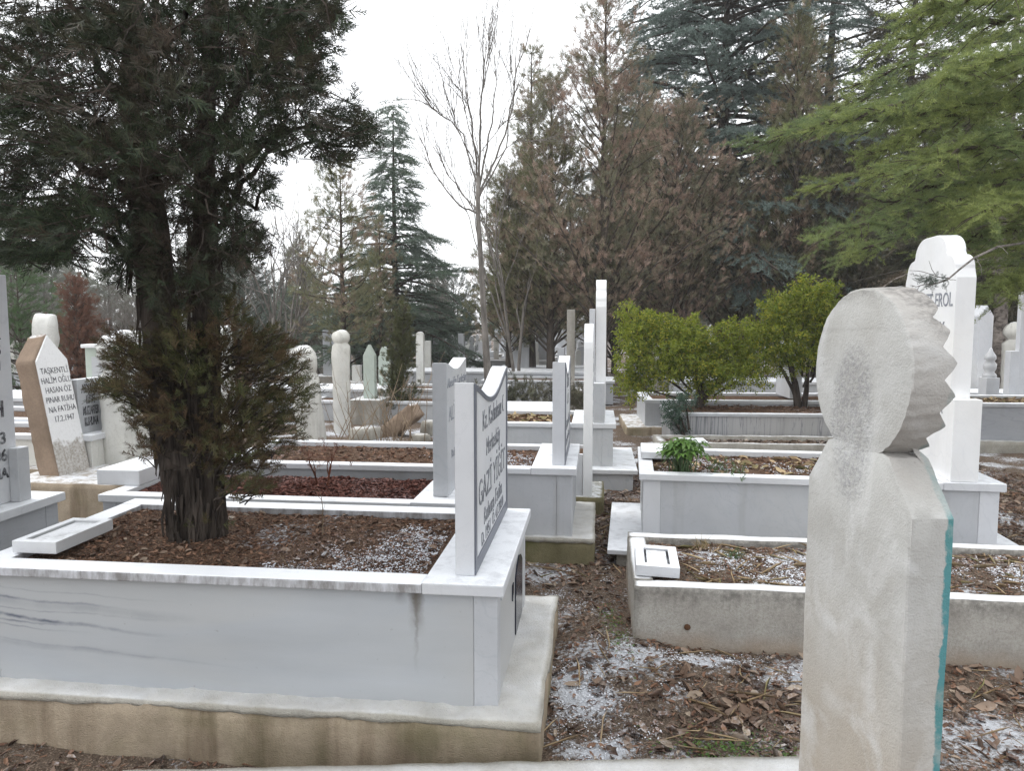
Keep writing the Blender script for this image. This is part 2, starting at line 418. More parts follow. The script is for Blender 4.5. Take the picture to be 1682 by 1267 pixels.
SN = [(.30, 3.05, .18, .38, 1.0), (.33, 2.62, .22, .22, .85), (.5, 3.3, .22, .3, .75), (.9, 3.30, .35, .09, .85), (1.35, 3.16, .3, .09, .85), (.28, 4.0, .22, .3, .6), (.65, 3.0, .3, .2, .45), (2.4, 3.0, .4, .25, .45), (.2, 2.45, .2, .1, .8), (3.4, 5.3, .3, .5, .5), (.6, 4.4, .15, .4, .4), (2.7, 2.7, .4, .2, .35), (-1.7, 10.4, 1.2, .8, .75), (-2.6, 9.0, .8, .8, .5), (-3.6, 5.0, .6, .5, .7)]
def soilmat(name, a, b, snow_lo=0.62, patches=()):
    m = NT(name)
    n = m.noise(28, 8, rough=0.75)
    c = m.mix(m.ramp(n, [(0.32, 0), (0.7, 1)]), a, b)
    c = m.mix(m.math('MULTIPLY', m.ramp(m.noise(130, 4), [(0.52, 0), (0.66, 1)]), 0.6), c, tuple(min(1, x * 2.6) for x in b))
    fr = m.ramp(m.math('ADD', m.math('MULTIPLY', m.noise(1.7, 4), 0.62), m.math('MULTIPLY', m.noise(45, 6, rough=0.75), 0.42)), [(snow_lo - 0.03, 0), (snow_lo + 0.04, 1)])
    if patches:
        xy = m.sep(m.pos); tot = None
        for a_, b_, rx, ry, w in patches:
            dx = m.math('DIVIDE', m.math('SUBTRACT', xy[0], a_), rx); dy = m.math('DIVIDE', m.math('SUBTRACT', xy[1], b_), ry)
            g_ = m.math('MULTIPLY', m.math('EXPONENT', m.math('MULTIPLY', m.math('ADD', m.math('MULTIPLY', dx, dx), m.math('MULTIPLY', dy, dy)), -1.0)), w)
            tot = g_ if tot is None else m.math('MAXIMUM', tot, g_)
        k = m.math('ADD', tot, m.math('ADD', m.math('MULTIPLY', m.math('SUBTRACT', m.noise(5, 5), 0.5), 1.4), m.math('MULTIPLY', m.math('SUBTRACT', m.noise(48, 6, rough=0.7), 0.5), 1.15)))
        fr = m.math('MAXIMUM', fr, m.lin(k, 0.56, 0.76))
    c = m.mix(m.math('MULTIPLY', fr, 0.85), c, (0.74, 0.77, 0.82))
    m.bump(m.math('ADD', n, m.math('MULTIPLY', m.noise(120, 5), 0.6)), 0.9, 0.03)
    return m.done(c, 0.95, 0.1)
M['ground'] = soilmat('leafy_frosted_earth', (0.075, 0.054, 0.041), (0.185, 0.142, 0.108), 0.575, SN)
M['soil'] = soilmat('brown_bed_earth', (0.070, 0.042, 0.029), (0.160, 0.105, 0.072), 0.64)
M['soil_red'] = soilmat('red_leafy_earth', (0.055, 0.022, 0.016), (0.12, 0.05, 0.038), 0.70)

def leafmat(name, cols, trans=0.25, patch=1.2, patch_cols=None, rough=0.65, bias=(0.42, 0.62)):
    """colour differs leaf by leaf and in big patches of dead or living growth"""
    m = NT(name)
    r = m.geo.outputs['Random Per Island']
    n = len(cols)
    c = m.ramp(r, [(i / max(1, n - 1), col) for i, col in enumerate(cols)])
    if patch_cols:
        c2 = m.ramp(r, [(i / max(1, len(patch_cols) - 1), col) for i, col in enumerate(patch_cols)])
        f = m.ramp(m.noise(patch, 5, rough=0.65), [(bias[0], 0), (bias[1], 1)])
        c = m.mix(f, c, c2)
    m.done(c, rough, 0.25)
    if trans:
        t = m.n.new('ShaderNodeBsdfTranslucent'); m.link(c, t.inputs[0])
        mx = m.n.new('ShaderNodeMixShader'); mx.inputs[0].default_value = trans
        m.link(m.bsdf.outputs[0], mx.inputs[1]); m.link(t.outputs[0], mx.inputs[2])
        m.link(mx.outputs[0], m.out.inputs[0])
    return m.m

M['juniper'] = leafmat('juniper_foliage', [(0.008, 0.014, 0.008), (0.036, 0.054, 0.026), (0.017, 0.027, 0.014), (0.060, 0.078, 0.038)], 0.2, 1.9,
                       [(0.026, 0.020, 0.016), (0.075, 0.054, 0.040), (0.040, 0.034, 0.024), (0.100, 0.074, 0.056)], bias=(0.46, 0.61))
M['juniper_low'] = leafmat('low_juniper_foliage', [(0.016, 0.020, 0.010), (0.075, 0.085, 0.030), (0.032, 0.040, 0.016), (0.13, 0.13, 0.048), (0.055, 0.065, 0.024)], 0.2, 3.4,
                           [(0.035, 0.022, 0.014), (0.14, 0.085, 0.048), (0.065, 0.045, 0.022), (0.17, 0.12, 0.065)], bias=(0.43, 0.58))
M['cypress_brown'] = leafmat('browning_cypress_foliage', [(0.075, 0.085, 0.050), (0.24, 0.235, 0.145), (0.14, 0.14, 0.09), (0.30, 0.28, 0.19)], 0.35, 1.3,
                             [(0.20, 0.140, 0.105), (0.46, 0.33, 0.265), (0.32, 0.225, 0.175), (0.52, 0.40, 0.33)], bias=(0.46, 0.58))
M['cypress_olive'] = leafmat('olive_cypress_foliage', [(0.085, 0.095, 0.050), (0.23, 0.24, 0.125), (0.15, 0.155, 0.082), (0.27, 0.26, 0.155)], 0.35, 1.3,
                             [(0.21, 0.15, 0.11), (0.42, 0.31, 0.235), (0.28, 0.21, 0.155)], bias=(0.48, 0.60))
M['cedar_blue'] = leafmat('blue_green_cedar_needles', [(0.105, 0.145, 0.128), (0.22, 0.275, 0.25), (0.15, 0.195, 0.17)], 0.25)
M['cedar_green'] = leafmat('deep_green_cedar_needles', [(0.09, 0.135, 0.095), (0.19, 0.25, 0.185), (0.13, 0.175, 0.115)], 0.3, 0.7,
                           [(0.16, 0.21, 0.175), (0.22, 0.27, 0.225), (0.13, 0.165, 0.12)])
M['cedar_lime'] = leafmat('yellow_green_cedar_needles', [(0.21, 0.27, 0.085), (0.38, 0.42, 0.15), (0.16, 0.215, 0.08)], 0.4, 1.5,
                          [(0.10, 0.155, 0.075), (0.21, 0.27, 0.12), (0.15, 0.20, 0.09)], bias=(0.44, 0.60))
M['conifer_dark'] = leafmat('dark_conifer_foliage', [(0.074, 0.086, 0.054), (0.115, 0.128, 0.078), (0.101, 0.095, 0.062)], 0.15, 0.6,
                            [(0.128, 0.101, 0.074), (0.169, 0.135, 0.095)])
M['far_green'] = leafmat('far_wood_foliage', [(0.102, 0.126, 0.086), (0.150, 0.174, 0.120), (0.126, 0.114, 0.082)], 0.2, 0.15,
                         [(0.156, 0.120, 0.090), (0.132, 0.150, 0.120), (0.180, 0.180, 0.156)])
M['thuja'] = leafmat('small_thuja_foliage', [(0.050, 0.062, 0.024), (0.085, 0.095, 0.035), (0.105, 0.095, 0.045)], 0.2)
M['rusty'] = leafmat('rust_brown_foliage', [(0.12, 0.062, 0.042), (0.19, 0.095, 0.062), (0.16, 0.085, 0.06)], 0.2)
M['shrub_green'] = leafmat('shrub_foliage', [(0.060, 0.105, 0.045), (0.105, 0.165, 0.072), (0.08, 0.125, 0.055)], 0.25)
M['box_yellow'] = leafmat('yellow_green_bush_leaves', [(0.075, 0.125, 0.016), (0.33, 0.36, 0.05), (0.18, 0.24, 0.035), (0.26, 0.30, 0.04)], 0.4, 2.6,
                          [(0.06, 0.11, 0.018), (0.20, 0.26, 0.04), (0.50, 0.44, 0.06)], bias=(0.40, 0.60), rough=0.35)
M['blue_bush'] = leafmat('grey_green_bush_leaves', [(0.05, 0.09, 0.065), (0.09, 0.14, 0.10)], 0.2)
M['fresh'] = leafmat('fresh_green_leaves', [(0.06, 0.14, 0.025), (0.13, 0.24, 0.05), (0.10, 0.17, 0.05)], 0.3, rough=0.4)
M['needle_grey'] = leafmat('grey_green_needles', [(0.08, 0.10, 0.08), (0.13, 0.15, 0.13)], 0.2)

def barkmat(name, a, b, rough=0.95, zs=2.0, xs=16, bump=1.0):
    m = NT(name)
    n = m.noise(1.0, 7, m.mapv(m.pos, (xs, xs, zs)), 0.65, 0.6)
    c = m.mix(m.ramp(n, [(0.36, 0), (0.66, 1)]), a, b)
    c = m.mix(m.math('MULTIPLY', m.ramp(m.noise(3.5, 5), [(0.5, 0), (0.7, 1)]), 0.35), c, tuple(x * 1.7 for x in b))
    m.bump(n, bump, 0.03)
    return m.done(c, rough, 0.1)
M['bark'] = barkmat('shaggy_juniper_bark', (0.014, 0.011, 0.009), (0.095, 0.078, 0.066), zs=3.0, xs=30)
M['bark_far'] = barkmat('conifer_bark', (0.04, 0.033, 0.027), (0.11, 0.09, 0.075))
M['bark_grey'] = barkmat('grey_bare_bark', (0.10, 0.09, 0.08), (0.23, 0.21, 0.19))
M['bark_pine'] = barkmat('mottled_pine_bark', (0.06, 0.05, 0.045), (0.33, 0.29, 0.26), zs=14, xs=9)
M['twig'] = barkmat('dry_stems', (0.16, 0.115, 0.075), (0.34, 0.265, 0.19))
M['twig_red'] = barkmat('red_brown_stems', (0.07, 0.025, 0.015), (0.16, 0.06, 0.035))

def littermat(name, cols, frost=0.5):
    m = NT(name)
    r = m.geo.outputs['Random Per Island']
    c = m.ramp(r, [(i / (len(cols) - 1), col) for i, col in enumerate(cols)])
    f = m.math('MULTIPLY', m.ramp(m.noise(2.0, 4), [(0.5, 0), (0.62, 1)]), m.ramp(m.noise(70, 5, rough=0.75), [(0.48, 0), (0.58, 1)]))
    c = m.mix(m.math('MULTIPLY', f, frost), c, (0.7, 0.72, 0.76))
    return m.done(c, 0.75, 0.2)
M['leaves'] = littermat('fallen_leaves', [(0.05, 0.033, 0.025), (0.125, 0.080, 0.056), (0.185, 0.128, 0.092), (0.27, 0.20, 0.150), (0.10, 0.062, 0.048), (0.36, 0.29, 0.22)], 0.5)
M['litter'] = littermat('needle_litter', [(0.053, 0.030, 0.021), (0.128, 0.069, 0.045), (0.195, 0.108, 0.068), (0.255, 0.150, 0.098), (0.090, 0.045, 0.030)], 0.35)
M['litter_red'] = littermat('red_leaf_litter', [(0.07, 0.026, 0.020), (0.15, 0.060, 0.045), (0.20, 0.090, 0.070), (0.10, 0.040, 0.030)], 0.25)
M['straw'] = littermat('dry_grass', [(0.253, 0.184, 0.103), (0.437, 0.333, 0.207), (0.184, 0.172, 0.069)], 0.2)
def snowmat():
    m = NT('granular_snow')
    c = m.mix(m.noise(120, 4), (0.58, 0.60, 0.64), (0.72, 0.74, 0.78))
    m.bump(m.noise(300, 4), 0.4, 0.004)
    return m.done(c, 0.75, 0.3)
M['snow'] = snowmat()

# ------------------------------------------------------------------ mass foliage by numpy
def np_mesh(name, V, F, mat, parent=None):
    """V (n,3), F (m,k) with k constant"""
    V = np.asarray(V, np.float32); F = np.asarray(F, np.int32)
    me = bpy.data.meshes.new(name)
    me.vertices.add(len(V)); me.vertices.foreach_set('co', V.ravel())
    k = F.shape[1]
    me.loops.add(F.size); me.loops.foreach_set('vertex_index', F.ravel())
    me.polygons.add(len(F))
    me.polygons.foreach_set('loop_start', np.arange(0, F.size, k, dtype=np.int32))
    me.polygons.foreach_set('loop_total', np.full(len(F), k, dtype=np.int32))
    me.update(calc_edges=True)
    me.materials.append(mat)
    o = bpy.data.objects.new(name, me); COL.objects.link(o)
    if parent is not None: o.parent = parent
    return o

def tri_leaf(a, d, l, w, up):
    """one thin leaf as a triangle pair-free blade: base two points, tip"""
    d = d / (np.linalg.norm(d) + 1e-9)
    s = np.cross(d, up); s = s / (np.linalg.norm(s) + 1e-9)
    return [a - s * w * .5, a + s * w * .5, a + d * l]

def tpl_spray(n_pairs=8, wid=0.05, seed=0, spread=0.9):
    """scale-leaf spray: a rachis with side shoots, each a few blades, in a loose plane"""
    r = np.random.default_rng(seed); V = []
    up = np.array([0, 0, 1.])
    V += tri_leaf(np.zeros(3), np.array([1., 0, 0]), 1.0, wid * .6, up)
    for i in range(n_pairs):
        t = 0.08 + 0.85 * i / n_pairs
        for s in (-1, 1):
            b = np.array([t + r.uniform(-.03, .03), 0, r.uniform(-.02, .02)])
            ang = s * r.uniform(0.5, 0.95) * spread
            d = np.array([math.cos(ang), math.sin(ang), r.uniform(-.45, .45)])
            l = (0.46 * (1 - t) + 0.13) * r.uniform(.6, 1.2)
            V += tri_leaf(b, d, l, wid * r.uniform(.8, 1.3), up)
            if l > .22:
                a2 = ang + s * r.uniform(-.7, .5)
                V += tri_leaf(b + d * l * .45, np.array([math.cos(a2), math.sin(a2), r.uniform(-.5, .5)]), l * .55, wid, up)
    V = np.array(V); return V, np.arange(len(V)).reshape(-1, 3)

def tpl_tufts(n=6, needles=9, nl=0.16, wid=0.014, seed=0):
    """cedar shoot: a rachis carrying rosettes of needles"""
    r = np.random.default_rng(seed); V = []
    V += tri_leaf(np.zeros(3), np.array([1., 0, 0]), 1.0, wid * 1.6, np.array([0, 0, 1.]))
    for i in range(n):
        b = np.array([(i + .6) / n, r.uniform(-.10, .10), r.uniform(-.02, .05)])
        for k in range(needles):
            a = r.uniform(0, 2 * math.pi); e = r.uniform(-.15, 1.2)
            d = np.array([math.cos(a) * math.cos(e) + .25, math.sin(a) * math.cos(e), math.sin(e) * .8])
            V += tri_leaf(b, d, nl * r.uniform(.7, 1.2), wid, r.normal(size=3))
    V = np.array(V); return V, np.arange(len(V)).reshape(-1, 3)

def tpl_leafy(n=9, l=0.32, w=0.16, seed=0):
    """short shoot with small oval leaves (two triangles each, folded on the midrib)"""
    r = np.random.default_rng(seed); V = []; F = []
    for i in range(n):
        t = 0.15 + .85 * i / n
        a = i * 2.4 + r.uniform(-.4, .4)
        d = np.array([.55, math.cos(a), math.sin(a)]); d /= np.linalg.norm(d)
        s = np.cross(d, r.normal(size=3)); s /= np.linalg.norm(s)
        u = np.cross(d, s)
        b = np.array([t, 0, 0]); ll = l * r.uniform(.7, 1.15); ww = w * r.uniform(.8, 1.1)
        k = len(V)
        V += [b, b + d * ll * .5 + s * ww * .5 + u * .03, b + d * ll, b + d * ll * .5 - s * ww * .5 + u * .03]
        F += [(k, k + 1, k + 2), (k, k + 2, k + 3)]
    return np.array(V), np.array(F)

SPRAYS = [tpl_spray(8, 0.055, s) for s in range(4)]
SPRAYS_FINE = [tpl_spray(10, 0.042, 20 + s) for s in range(4)]
SPRAYS_FAT = [tpl_spray(6, 0.085, 40 + s) for s in range(4)]
TUFTS = [tpl_tufts(6, 9, 0.19, 0.036, s) for s in range(4)]
TUFTS_NEAR = [tpl_tufts(6, 16, 0.27, 0.020, 60 + s) for s in range(5)]
LEAFY = [tpl_leafy(9, 0.34, 0.17, s) for s in range(4)]

def scatter(tpls, P, D, S, roll=None, U=None):
    """copy templates (x axis = growth direction) to points P with directions D, sizes S"""
    P = np.asarray(P, float); D = np.asarray(D, float); S = np.asarray(S, float)
    n = len(P)
    D = D / (np.linalg.norm(D, axis=1, keepdims=True) + 1e-9)
    up = np.tile([0, 0, 1.], (n, 1)) if U is None else np.asarray(U, float)
    up = up + rng.normal(size=(n, 3)) * (0.35 if roll is None else roll)
    Yv = np.cross(up, D); Yv /= (np.linalg.norm(Yv, axis=1, keepdims=True) + 1e-9)
    Zv = np.cross(D, Yv)
    which = rng.integers(0, len(tpls), n)
    Vs = []; Fs = []; off = 0
    for k, (tv, tf) in enumerate(tpls):
        idx = np.nonzero(which == k)[0]
        if not len(idx): continue
        R = np.stack([D[idx], Yv[idx], Zv[idx]], 1)           # rows
        V = np.einsum('vc,ncd->nvd', tv, R) * S[idx, None, None] + P[idx, None, :]
        F = tf[None] + (np.arange(len(idx)) * len(tv))[:, None, None] + off
        Vs.append(V.reshape(-1, 3)); Fs.append(F.reshape(-1, tf.shape[1])); off += len(idx) * len(tv)
    return np.concatenate(Vs), np.concatenate(Fs)

def foliage(name, tpls, pts, mat, parent, roll=None):
    if not pts: return None
    P = np.array([p[0] for p in pts]); D = np.array([p[1] for p in pts]); S = np.array([p[2] for p in pts])
    V, F = scatter(tpls, P, D, S, roll)
    return np_mesh(name, V, F, mat, parent)

def rv(a=1.0):
    return Vector((random.gauss(0, a), random.gauss(0, a), random.gauss(0, a)))

def path(p, d, length, n=6, droop=0.0, wander=0.12, lift=0.0):
    p = Vector(p); d = Vector(d).normalized(); out = [p.copy()]
    for i in range(n):
        d = (d + rv(wander) + Vector((0, 0, lift - droop * (i + 1) / n))).normalized()
        p = p + d * (length / n); out.append(p.copy())
    return out

def along(pts, t):
    t = max(0, min(0.9999, t)) * (len(pts) - 1); i = int(t)
    return pts[i].lerp(pts[i + 1], t - i), (pts[i + 1] - pts[i]).normalized()

def conifer(name, label, loc, H, R, kind, mat, group, bark='bark_far', zmin=0.1, dens=1.0, trunk_r=None, shape=None, tpl=None, size=1.0, lean=(0, 0), holes=0.0, part_limbs=True):
    """kind: cedar (flat tiers), cypress (upright brush), pine (open, upswept)"""
    root = thing(name, label, 'tree', loc, 0, group)
    tr = trunk_r or H * 0.016
    top = Vector((lean[0] * H, lean[1] * H, H))
    tp = [Vector((0, 0, -0.1)).lerp(top, t) + (rv(0.015 * H * 0.3) * (0.3 if 0 < t < 1 else 0)) for t in [0, .12, .25, .4, .55, .7, .85, 1]]
    trunk = MB(); trunk.tube(tp, [tr * (1.25 if i == 0 else 1) * (1 - .93 * t) for i, t in enumerate([0, .12, .25, .4, .55, .7, .85, 1])], 8, 0.2)
    trunk.build('trunk', M[bark], root, smooth=True)
    limbs = MB(); pts = []
    nb = int({'cedar': 11, 'cypress': 22, 'pine': 10}[kind] * H ** 0.75 * 1.5 * dens)
    for b in range(nb):
        t = zmin + (1 - zmin) * ((b + random.random()) / nb)
        if shape: rad = R * shape((t - zmin) / (1 - zmin))
        else: rad = R * (1 - (t - zmin) / (1 - zmin)) ** 0.8
        rad *= random.uniform(0.62, 1.15)
        if rad < 0.05: rad = 0.05
        if holes and random.random() < holes: continue
        p0, _ = along(tp, t)
        az = b * 2.39996 + random.uniform(-.5, .5)
        if kind == 'cedar':
            d = Vector((math.cos(az), math.sin(az), random.uniform(-.02, .22))); bp = path(p0, d, rad, 5, 0.16, 0.09)
        elif kind == 'cypress':
            d = Vector((math.cos(az), math.sin(az), random.uniform(.7, 1.7))); bp = path(p0, d, rad * 1.55, 4, 0.02, 0.12)
        else:
            d = Vector((math.cos(az), math.sin(az), random.uniform(.1, .7))); bp = path(p0, d, rad * 1.1, 5, -0.12, 0.14)
        r0 = max(0.008, min(tr * .5, rad * 0.018))
        limbs.tube(bp, [r0 * (1 - .8 * i / (len(bp) - 1)) for i in range(len(bp))], 4)
        sp = {'cedar': 0.13, 'cypress': 0.11, 'pine': 0.15}[kind] * size
        clump = [random.uniform(.2, 1) for _ in range(3)]
        n = max(3, int(rad / sp * {'cedar': 3.4, 'cypress': 6.0, 'pine': 4.2}[kind]))
        for k in range(n):
            s = random.uniform(.18, 1.0) ** .8 if (kind == 'cedar' or random.random() < .45) else min(1, max(.1, random.choice(clump) + random.gauss(0, .06)))
            q, dd = along(bp, s)
            if kind == 'cedar':
                side = dd.cross(Vector((0, 0, 1))).normalized() * random.choice((-1, 1))
                w = rad * .34 * (1.1 - s) + .06
                off = side * random.uniform(0, w)
                q = q + off + Vector((0, 0, random.uniform(-.02, .05) - off.length * .12))
                dv = dd * random.uniform(.4, 1.2) + side * random.uniform(0, .9) + Vector((0, 0, random.uniform(-.35, .12)))
                L = random.uniform(.22, .42) * size
            elif kind == 'cypress':
                q = q + rv(.05 * size + rad * .07)
                dv = dd + rv(.6) + Vector((0, 0, .2)); L = random.uniform(.10, .23) * size
            else:
                q = q + rv(.07 + rad * .05)
                dv = dd + rv(.5) + Vector((0, 0, .2)); L = random.uniform(.13, .27) * size
            pts.append((q, dv, L))
    if part_limbs: limbs.build('limbs', M[bark], root)
    foliage('crown', tpl or (TUFTS if kind == 'cedar' else SPRAYS_FINE), pts, M[mat], root, .9 if kind != 'cedar' else None)
    return root

def twigs_rec(mb, p, d, length, r, depth, spread=0.5, upward=0.25, kids=(2, 3), tips=None, shrink=.66, wander=.1):
    n = 4
    pts = path(p, d, length, n, -upward * .3, wander)
    mb.tube(pts, [r * (1 - .45 * i / n) for i in range(n + 1)], 5 if depth > 2 else (4 if depth > 1 else 3))
    if depth <= 0:
        if tips is not None: tips.append((pts[-1], (pts[-1] - pts[-2]).normalized()))
        return
    for k in range(random.randint(*kids)):
        t = random.uniform(.35, 1.0) if k else 1.0
        q, dd = along(pts, t)
        nd = (dd + rv(spread) + Vector((0, 0, upward))).normalized()
        twigs_rec(mb, q, nd, length * shrink * random.uniform(.7, 1.2), r * (.55 if k else .62), depth - 1, spread, upward, kids, tips, shrink, wander)

def bare_tree(name, label, loc, H, r, group=None, depth=4, spread=.33, upward=.3, mat='bark_grey', cat='tree', kids=(2, 4), stems=1, first=.36, d0=(0, 0, 1), fan=0.4, minus=0.0):
    root = thing(name, label, cat, loc, 0, group)
    tr = MB(); br = MB()
    for s in range(stems):
        d = Vector(d0) + (Vector((random.gauss(0, fan), random.gauss(0, fan), 0)) if stems > 1 else Vector((0, 0, 0)))
        pts = path((0, 0, -.05), d, H * first, 5, 0, .04)
        tr.tube(pts, [r * (1.2 if i == 0 else 1 - .3 * i / 5) for i in range(6)], 7)
        n = random.randint(3, 5)
        for k in range(n):
            q, dd = along(pts, random.uniform(.45, 1) if k else 1)
            nd = dd + Vector((random.gauss(0, spread), random.gauss(0, spread), random.uniform(.1, .5)))
            twigs_rec(br, q, nd, H * .30 * random.uniform(.75, 1.15), r * .55, depth - 1, spread, upward, kids)
    tr.build('trunk', M[mat], root, smooth=True); br.build('branches', M[mat], root)
    return root

# ------------------------------------------------------------------ ground
def hump(x, y, cx, cy, rx, ry, h):
    return h * math.exp(-((x - cx) / rx) ** 2 - ((y - cy) / ry) ** 2)

def gz(x, y):
    z = 0.018 * mnoise.noise(Vector((x * 1.3, y * 1.3, 0))) + 0.012 * mnoise.noise(Vector((x * 4.1, y * 4.1, 3)))
    if abs(x) < 9 and y < 14: z += 0.010 * mnoise.noise(Vector((x * 13, y * 13, 5)))
    z += hump(x, y, 1.2, 3.25, 1.0, .22, .035) + hump(x, y, .55, 3.5, .25, .4, .05)
    z += hump(x, y, -1.1, 2.42, 1.0, .30, -.085)
    z += hump(x, y, 3.9, 6.5, 1.3, 2.0, .08)
    return z

def axis(lo, hi, step, far):
    a = list(np.arange(lo, hi, step)); s = step
    x = hi
    while x < far: a.append(x); s *= 1.35; x += s
    a.append(far); s = step; x = lo - step; b = []
    while x > -far: b.append(x); s *= 1.35; x -= s
    b.append(-far)
    return sorted(set(b + a))
xs = axis(-5, 6, 0.075, 250); ys = axis(1.2, 9.5, 0.075, 250)
gv = [(x, y, gz(x, y) if (abs(x) < 40 and abs(y) < 60) else 0) for y in ys for x in xs]
nx = len(xs)
gf = [(j * nx + i, j * nx + i + 1, (j + 1) * nx + i + 1, (j + 1) * nx + i) for j in range(len(ys) - 1) for i in range(nx - 1)]
g = MB(); g.v = gv; g.f = gf
tag(g.build('ground', M['ground'], smooth=True), 'leaf strewn cemetery earth with thin patches of frost', None, None, 'structure')

# leaf pieces: a curled blade of four triangles on a fan
def tpl_leaf(seed, ratio=.42, curl=.22):
    r = np.random.default_rng(seed)
    c = r.uniform(.4, 1.4) * curl; w = ratio * r.uniform(.7, 1.2)
    V = np.array([[0, 0, 0], [.30, w * .5, c * .8], [.72, w * .42, c], [1, r.uniform(-.1, .1), c * r.uniform(0, 2)], [.72, -w * .42, c * .9], [.30, -w * .5, c * .7], [.5, 0, -c * .2 + .02]])
    V[:, 0] -= .5
    F = [(6, 0, 5), (6, 5, 4), (6, 4, 3), (6, 3, 2), (6, 2, 1), (6, 1, 0)]
    return V, np.array(F)
LEAVES = [tpl_leaf(s) for s in range(8)]
BITS = [tpl_leaf(30 + s, .16, .08) for s in range(5)] + [tpl_leaf(50 + s, .4, .15) for s in range(3)]
def tpl_crumb(seed):
    r = np.random.default_rng(seed); n = 7
    V = [[0, 0, r.uniform(.12, .35)]]
    for k in range(n):
        a = 2 * math.pi * k / n; q = r.uniform(.55, 1.1)
        V.append([q * math.cos(a), q * math.sin(a) * r.uniform(.6, 1), -.12])
    return np.array(V), np.array([(0, 1 + k, 1 + (k + 1) % n) for k in range(n)])
CRUMBS = [tpl_crumb(s) for s in range(6)]

def lay(name, tpls, xy, zf, smin, smax, mat, parent=None, tilt=.35, lift=.004, pw=1.0):
    n = len(xy)
    if n == 0: return None
    a = rng.uniform(0, 2 * math.pi, n)
    P = np.array([[x, y, zf(x, y) + lift] for x, y in xy])
    D = np.stack([np.cos(a), np.sin(a), rng.normal(0, tilt * .5, n)], 1)
    S = smin + (smax - smin) * rng.random(n) ** pw
    V, F = scatter(tpls, P, D, S, tilt)
    return np_mesh(name, V, F, mat, parent)

def rnd_xy(n, x0, x1, y0, y1, keep=None):
    out = []
    tries = 0
    while len(out) < n and tries < n * 30:
        tries += 1
        x = random.uniform(x0, x1); y = random.uniform(y0, y1)
        if keep is None or random.random() < keep(x, y): out.append((x, y))
    return out

def blob(x, y, lst):
    return max([w * math.exp(-((x - a) / rx) ** 2 - ((y - b) / ry) ** 2) for a, b, rx, ry, w in lst])

# ------------------------------------------------------------------ graves
GR = -math.radians(6.5)

def bed(parent, x0, x1, y0, y1, z, mat, mound=0.02, name='soil_bed'):
    nx_, ny_ = max(4, int((x1 - x0) / .06)), max(4, int((y1 - y0) / .06))
    off = random.uniform(0, 90)
    def zf(x, y):
        return z + mound * math.sin(math.pi * (y - y0) / (y1 - y0)) + .014 * mnoise.noise(Vector((x * 5, y * 5, off))) + .008 * mnoise.noise(Vector((x * 16, y * 16, off)))
    v = []; f = []
    for j in range(ny_ + 1):
        for i in range(nx_ + 1):
            x = x0 + (x1 - x0) * i / nx_; y = y0 + (y1 - y0) * j / ny_
            v.append((x, y, zf(x, y)))
    w = nx_ + 1
    for j in range(ny_):
        for i in range(nx_):
            f.append((j * w + i, j * w + i + 1, (j + 1) * w + i + 1, (j + 1) * w + i))
    b = MB(); b.v = v; b.f = f
    b.build(name, mat, parent, smooth=True)
    return zf

def tomb(name, label, loc, rz, L, W, z0, z1, cap_t=.045, cap_w=.11, head_w=.28, inset=.03, corner=.09, wall='pale', cap='white', post=None,
         soil='soil', soil_drop=.05, plinth=None, plinth_mat='conc', plinth_h=None, back=True, foot=True, group='marble bed graves', mound=.02, cat='grave', head=True, slab=False, mortar=None):
    """bed grave; origin at the right front corner of its coping, bed runs to -x, depth +y"""
    t = thing(name, label, cat, loc, rz, group)
    post = post or wall
    if plinth:
        f_, r_, l_, b_ = plinth; ph = plinth_h if plinth_h is not None else z0
        o = box('plinth', M[plinth_mat], t, -L - l_, r_, -f_, W + b_, -.22, ph - .001, 0)
        roughen(o, .05, .009, 3.0, .007, crumble=.012)
        if mortar:
            o = box('mortar_ledge', M[mortar], t, -L - l_ + .006, r_ + .006, -f_ - .006, W + b_, ph - .018, ph + .012, 0)
            roughen(o, .05, .010, 4.0, .010, crumble=.010)
    i = inset; c = corner; th = .03
    pz = z0 - .02
    box('side_panel', M[wall], t, -L + i + c, -i - c, i, i + th, pz, z1)
    if back: box('side_panel', M[wall], t, -L + i + c, -i - c, W - i - th, W - i, pz, z1)
    box('end_panel', M[wall], t, -i - th, -i, i + c, W - i - c, pz, z1)
    box('end_panel', M[wall], t, -L + i, -L + i + th, i + c, W - i - c, pz, z1)
    for cx in (-i - c, -L + i):
        for cy in ((i - .003, W - i - c) if back else (i - .003,)):
            box('corner_post', M[post], t, cx - (.003 if cx < -1e-9 and cx == -L + i else -.0), cx + c + (.003 if cx == -i - c else 0), cy, cy + c, pz, z1)
    zt = z1 + cap_t
    hx = -head_w if head else 0
    if slab:
        box('cover_slab', M[cap], t, -L, 0, 0, W, z1, zt, .006)
        return t, None
    box('coping', M[cap], t, -L, hx, 0, cap_w, z1, zt - .006, .005)
    if back: box('coping', M[cap], t, -L, hx, W - cap_w, W, z1, zt - .006, .005)
    if foot: box('coping', M[cap], t, -L, -L + cap_w, cap_w, W - (cap_w if back else 0), z1, zt - .008, .005)
    if head: box('head_block', M['white' if cap == 'edge' else cap], t, hx + .001, 0, 0, W, z1 - .002, zt, .005)
    zf = bed(t, -L + cap_w - .01, hx + .012, cap_w - .01, W - (cap_w - .01 if back else 0), zt - soil_drop, M[soil], mound)
    return t, zf

def litter(parent, zf, x0, x1, y0, y1, n, mat='litter', smin=.008, smax=.035, tpls=None, name='leaf_litter', keep=None):
    o = lay(name, tpls or BITS, rnd_xy(n, x0, x1, y0, y1, keep), zf, smin, smax, M[mat], parent, .4, .003)
    o['kind'] = 'stuff'; return o

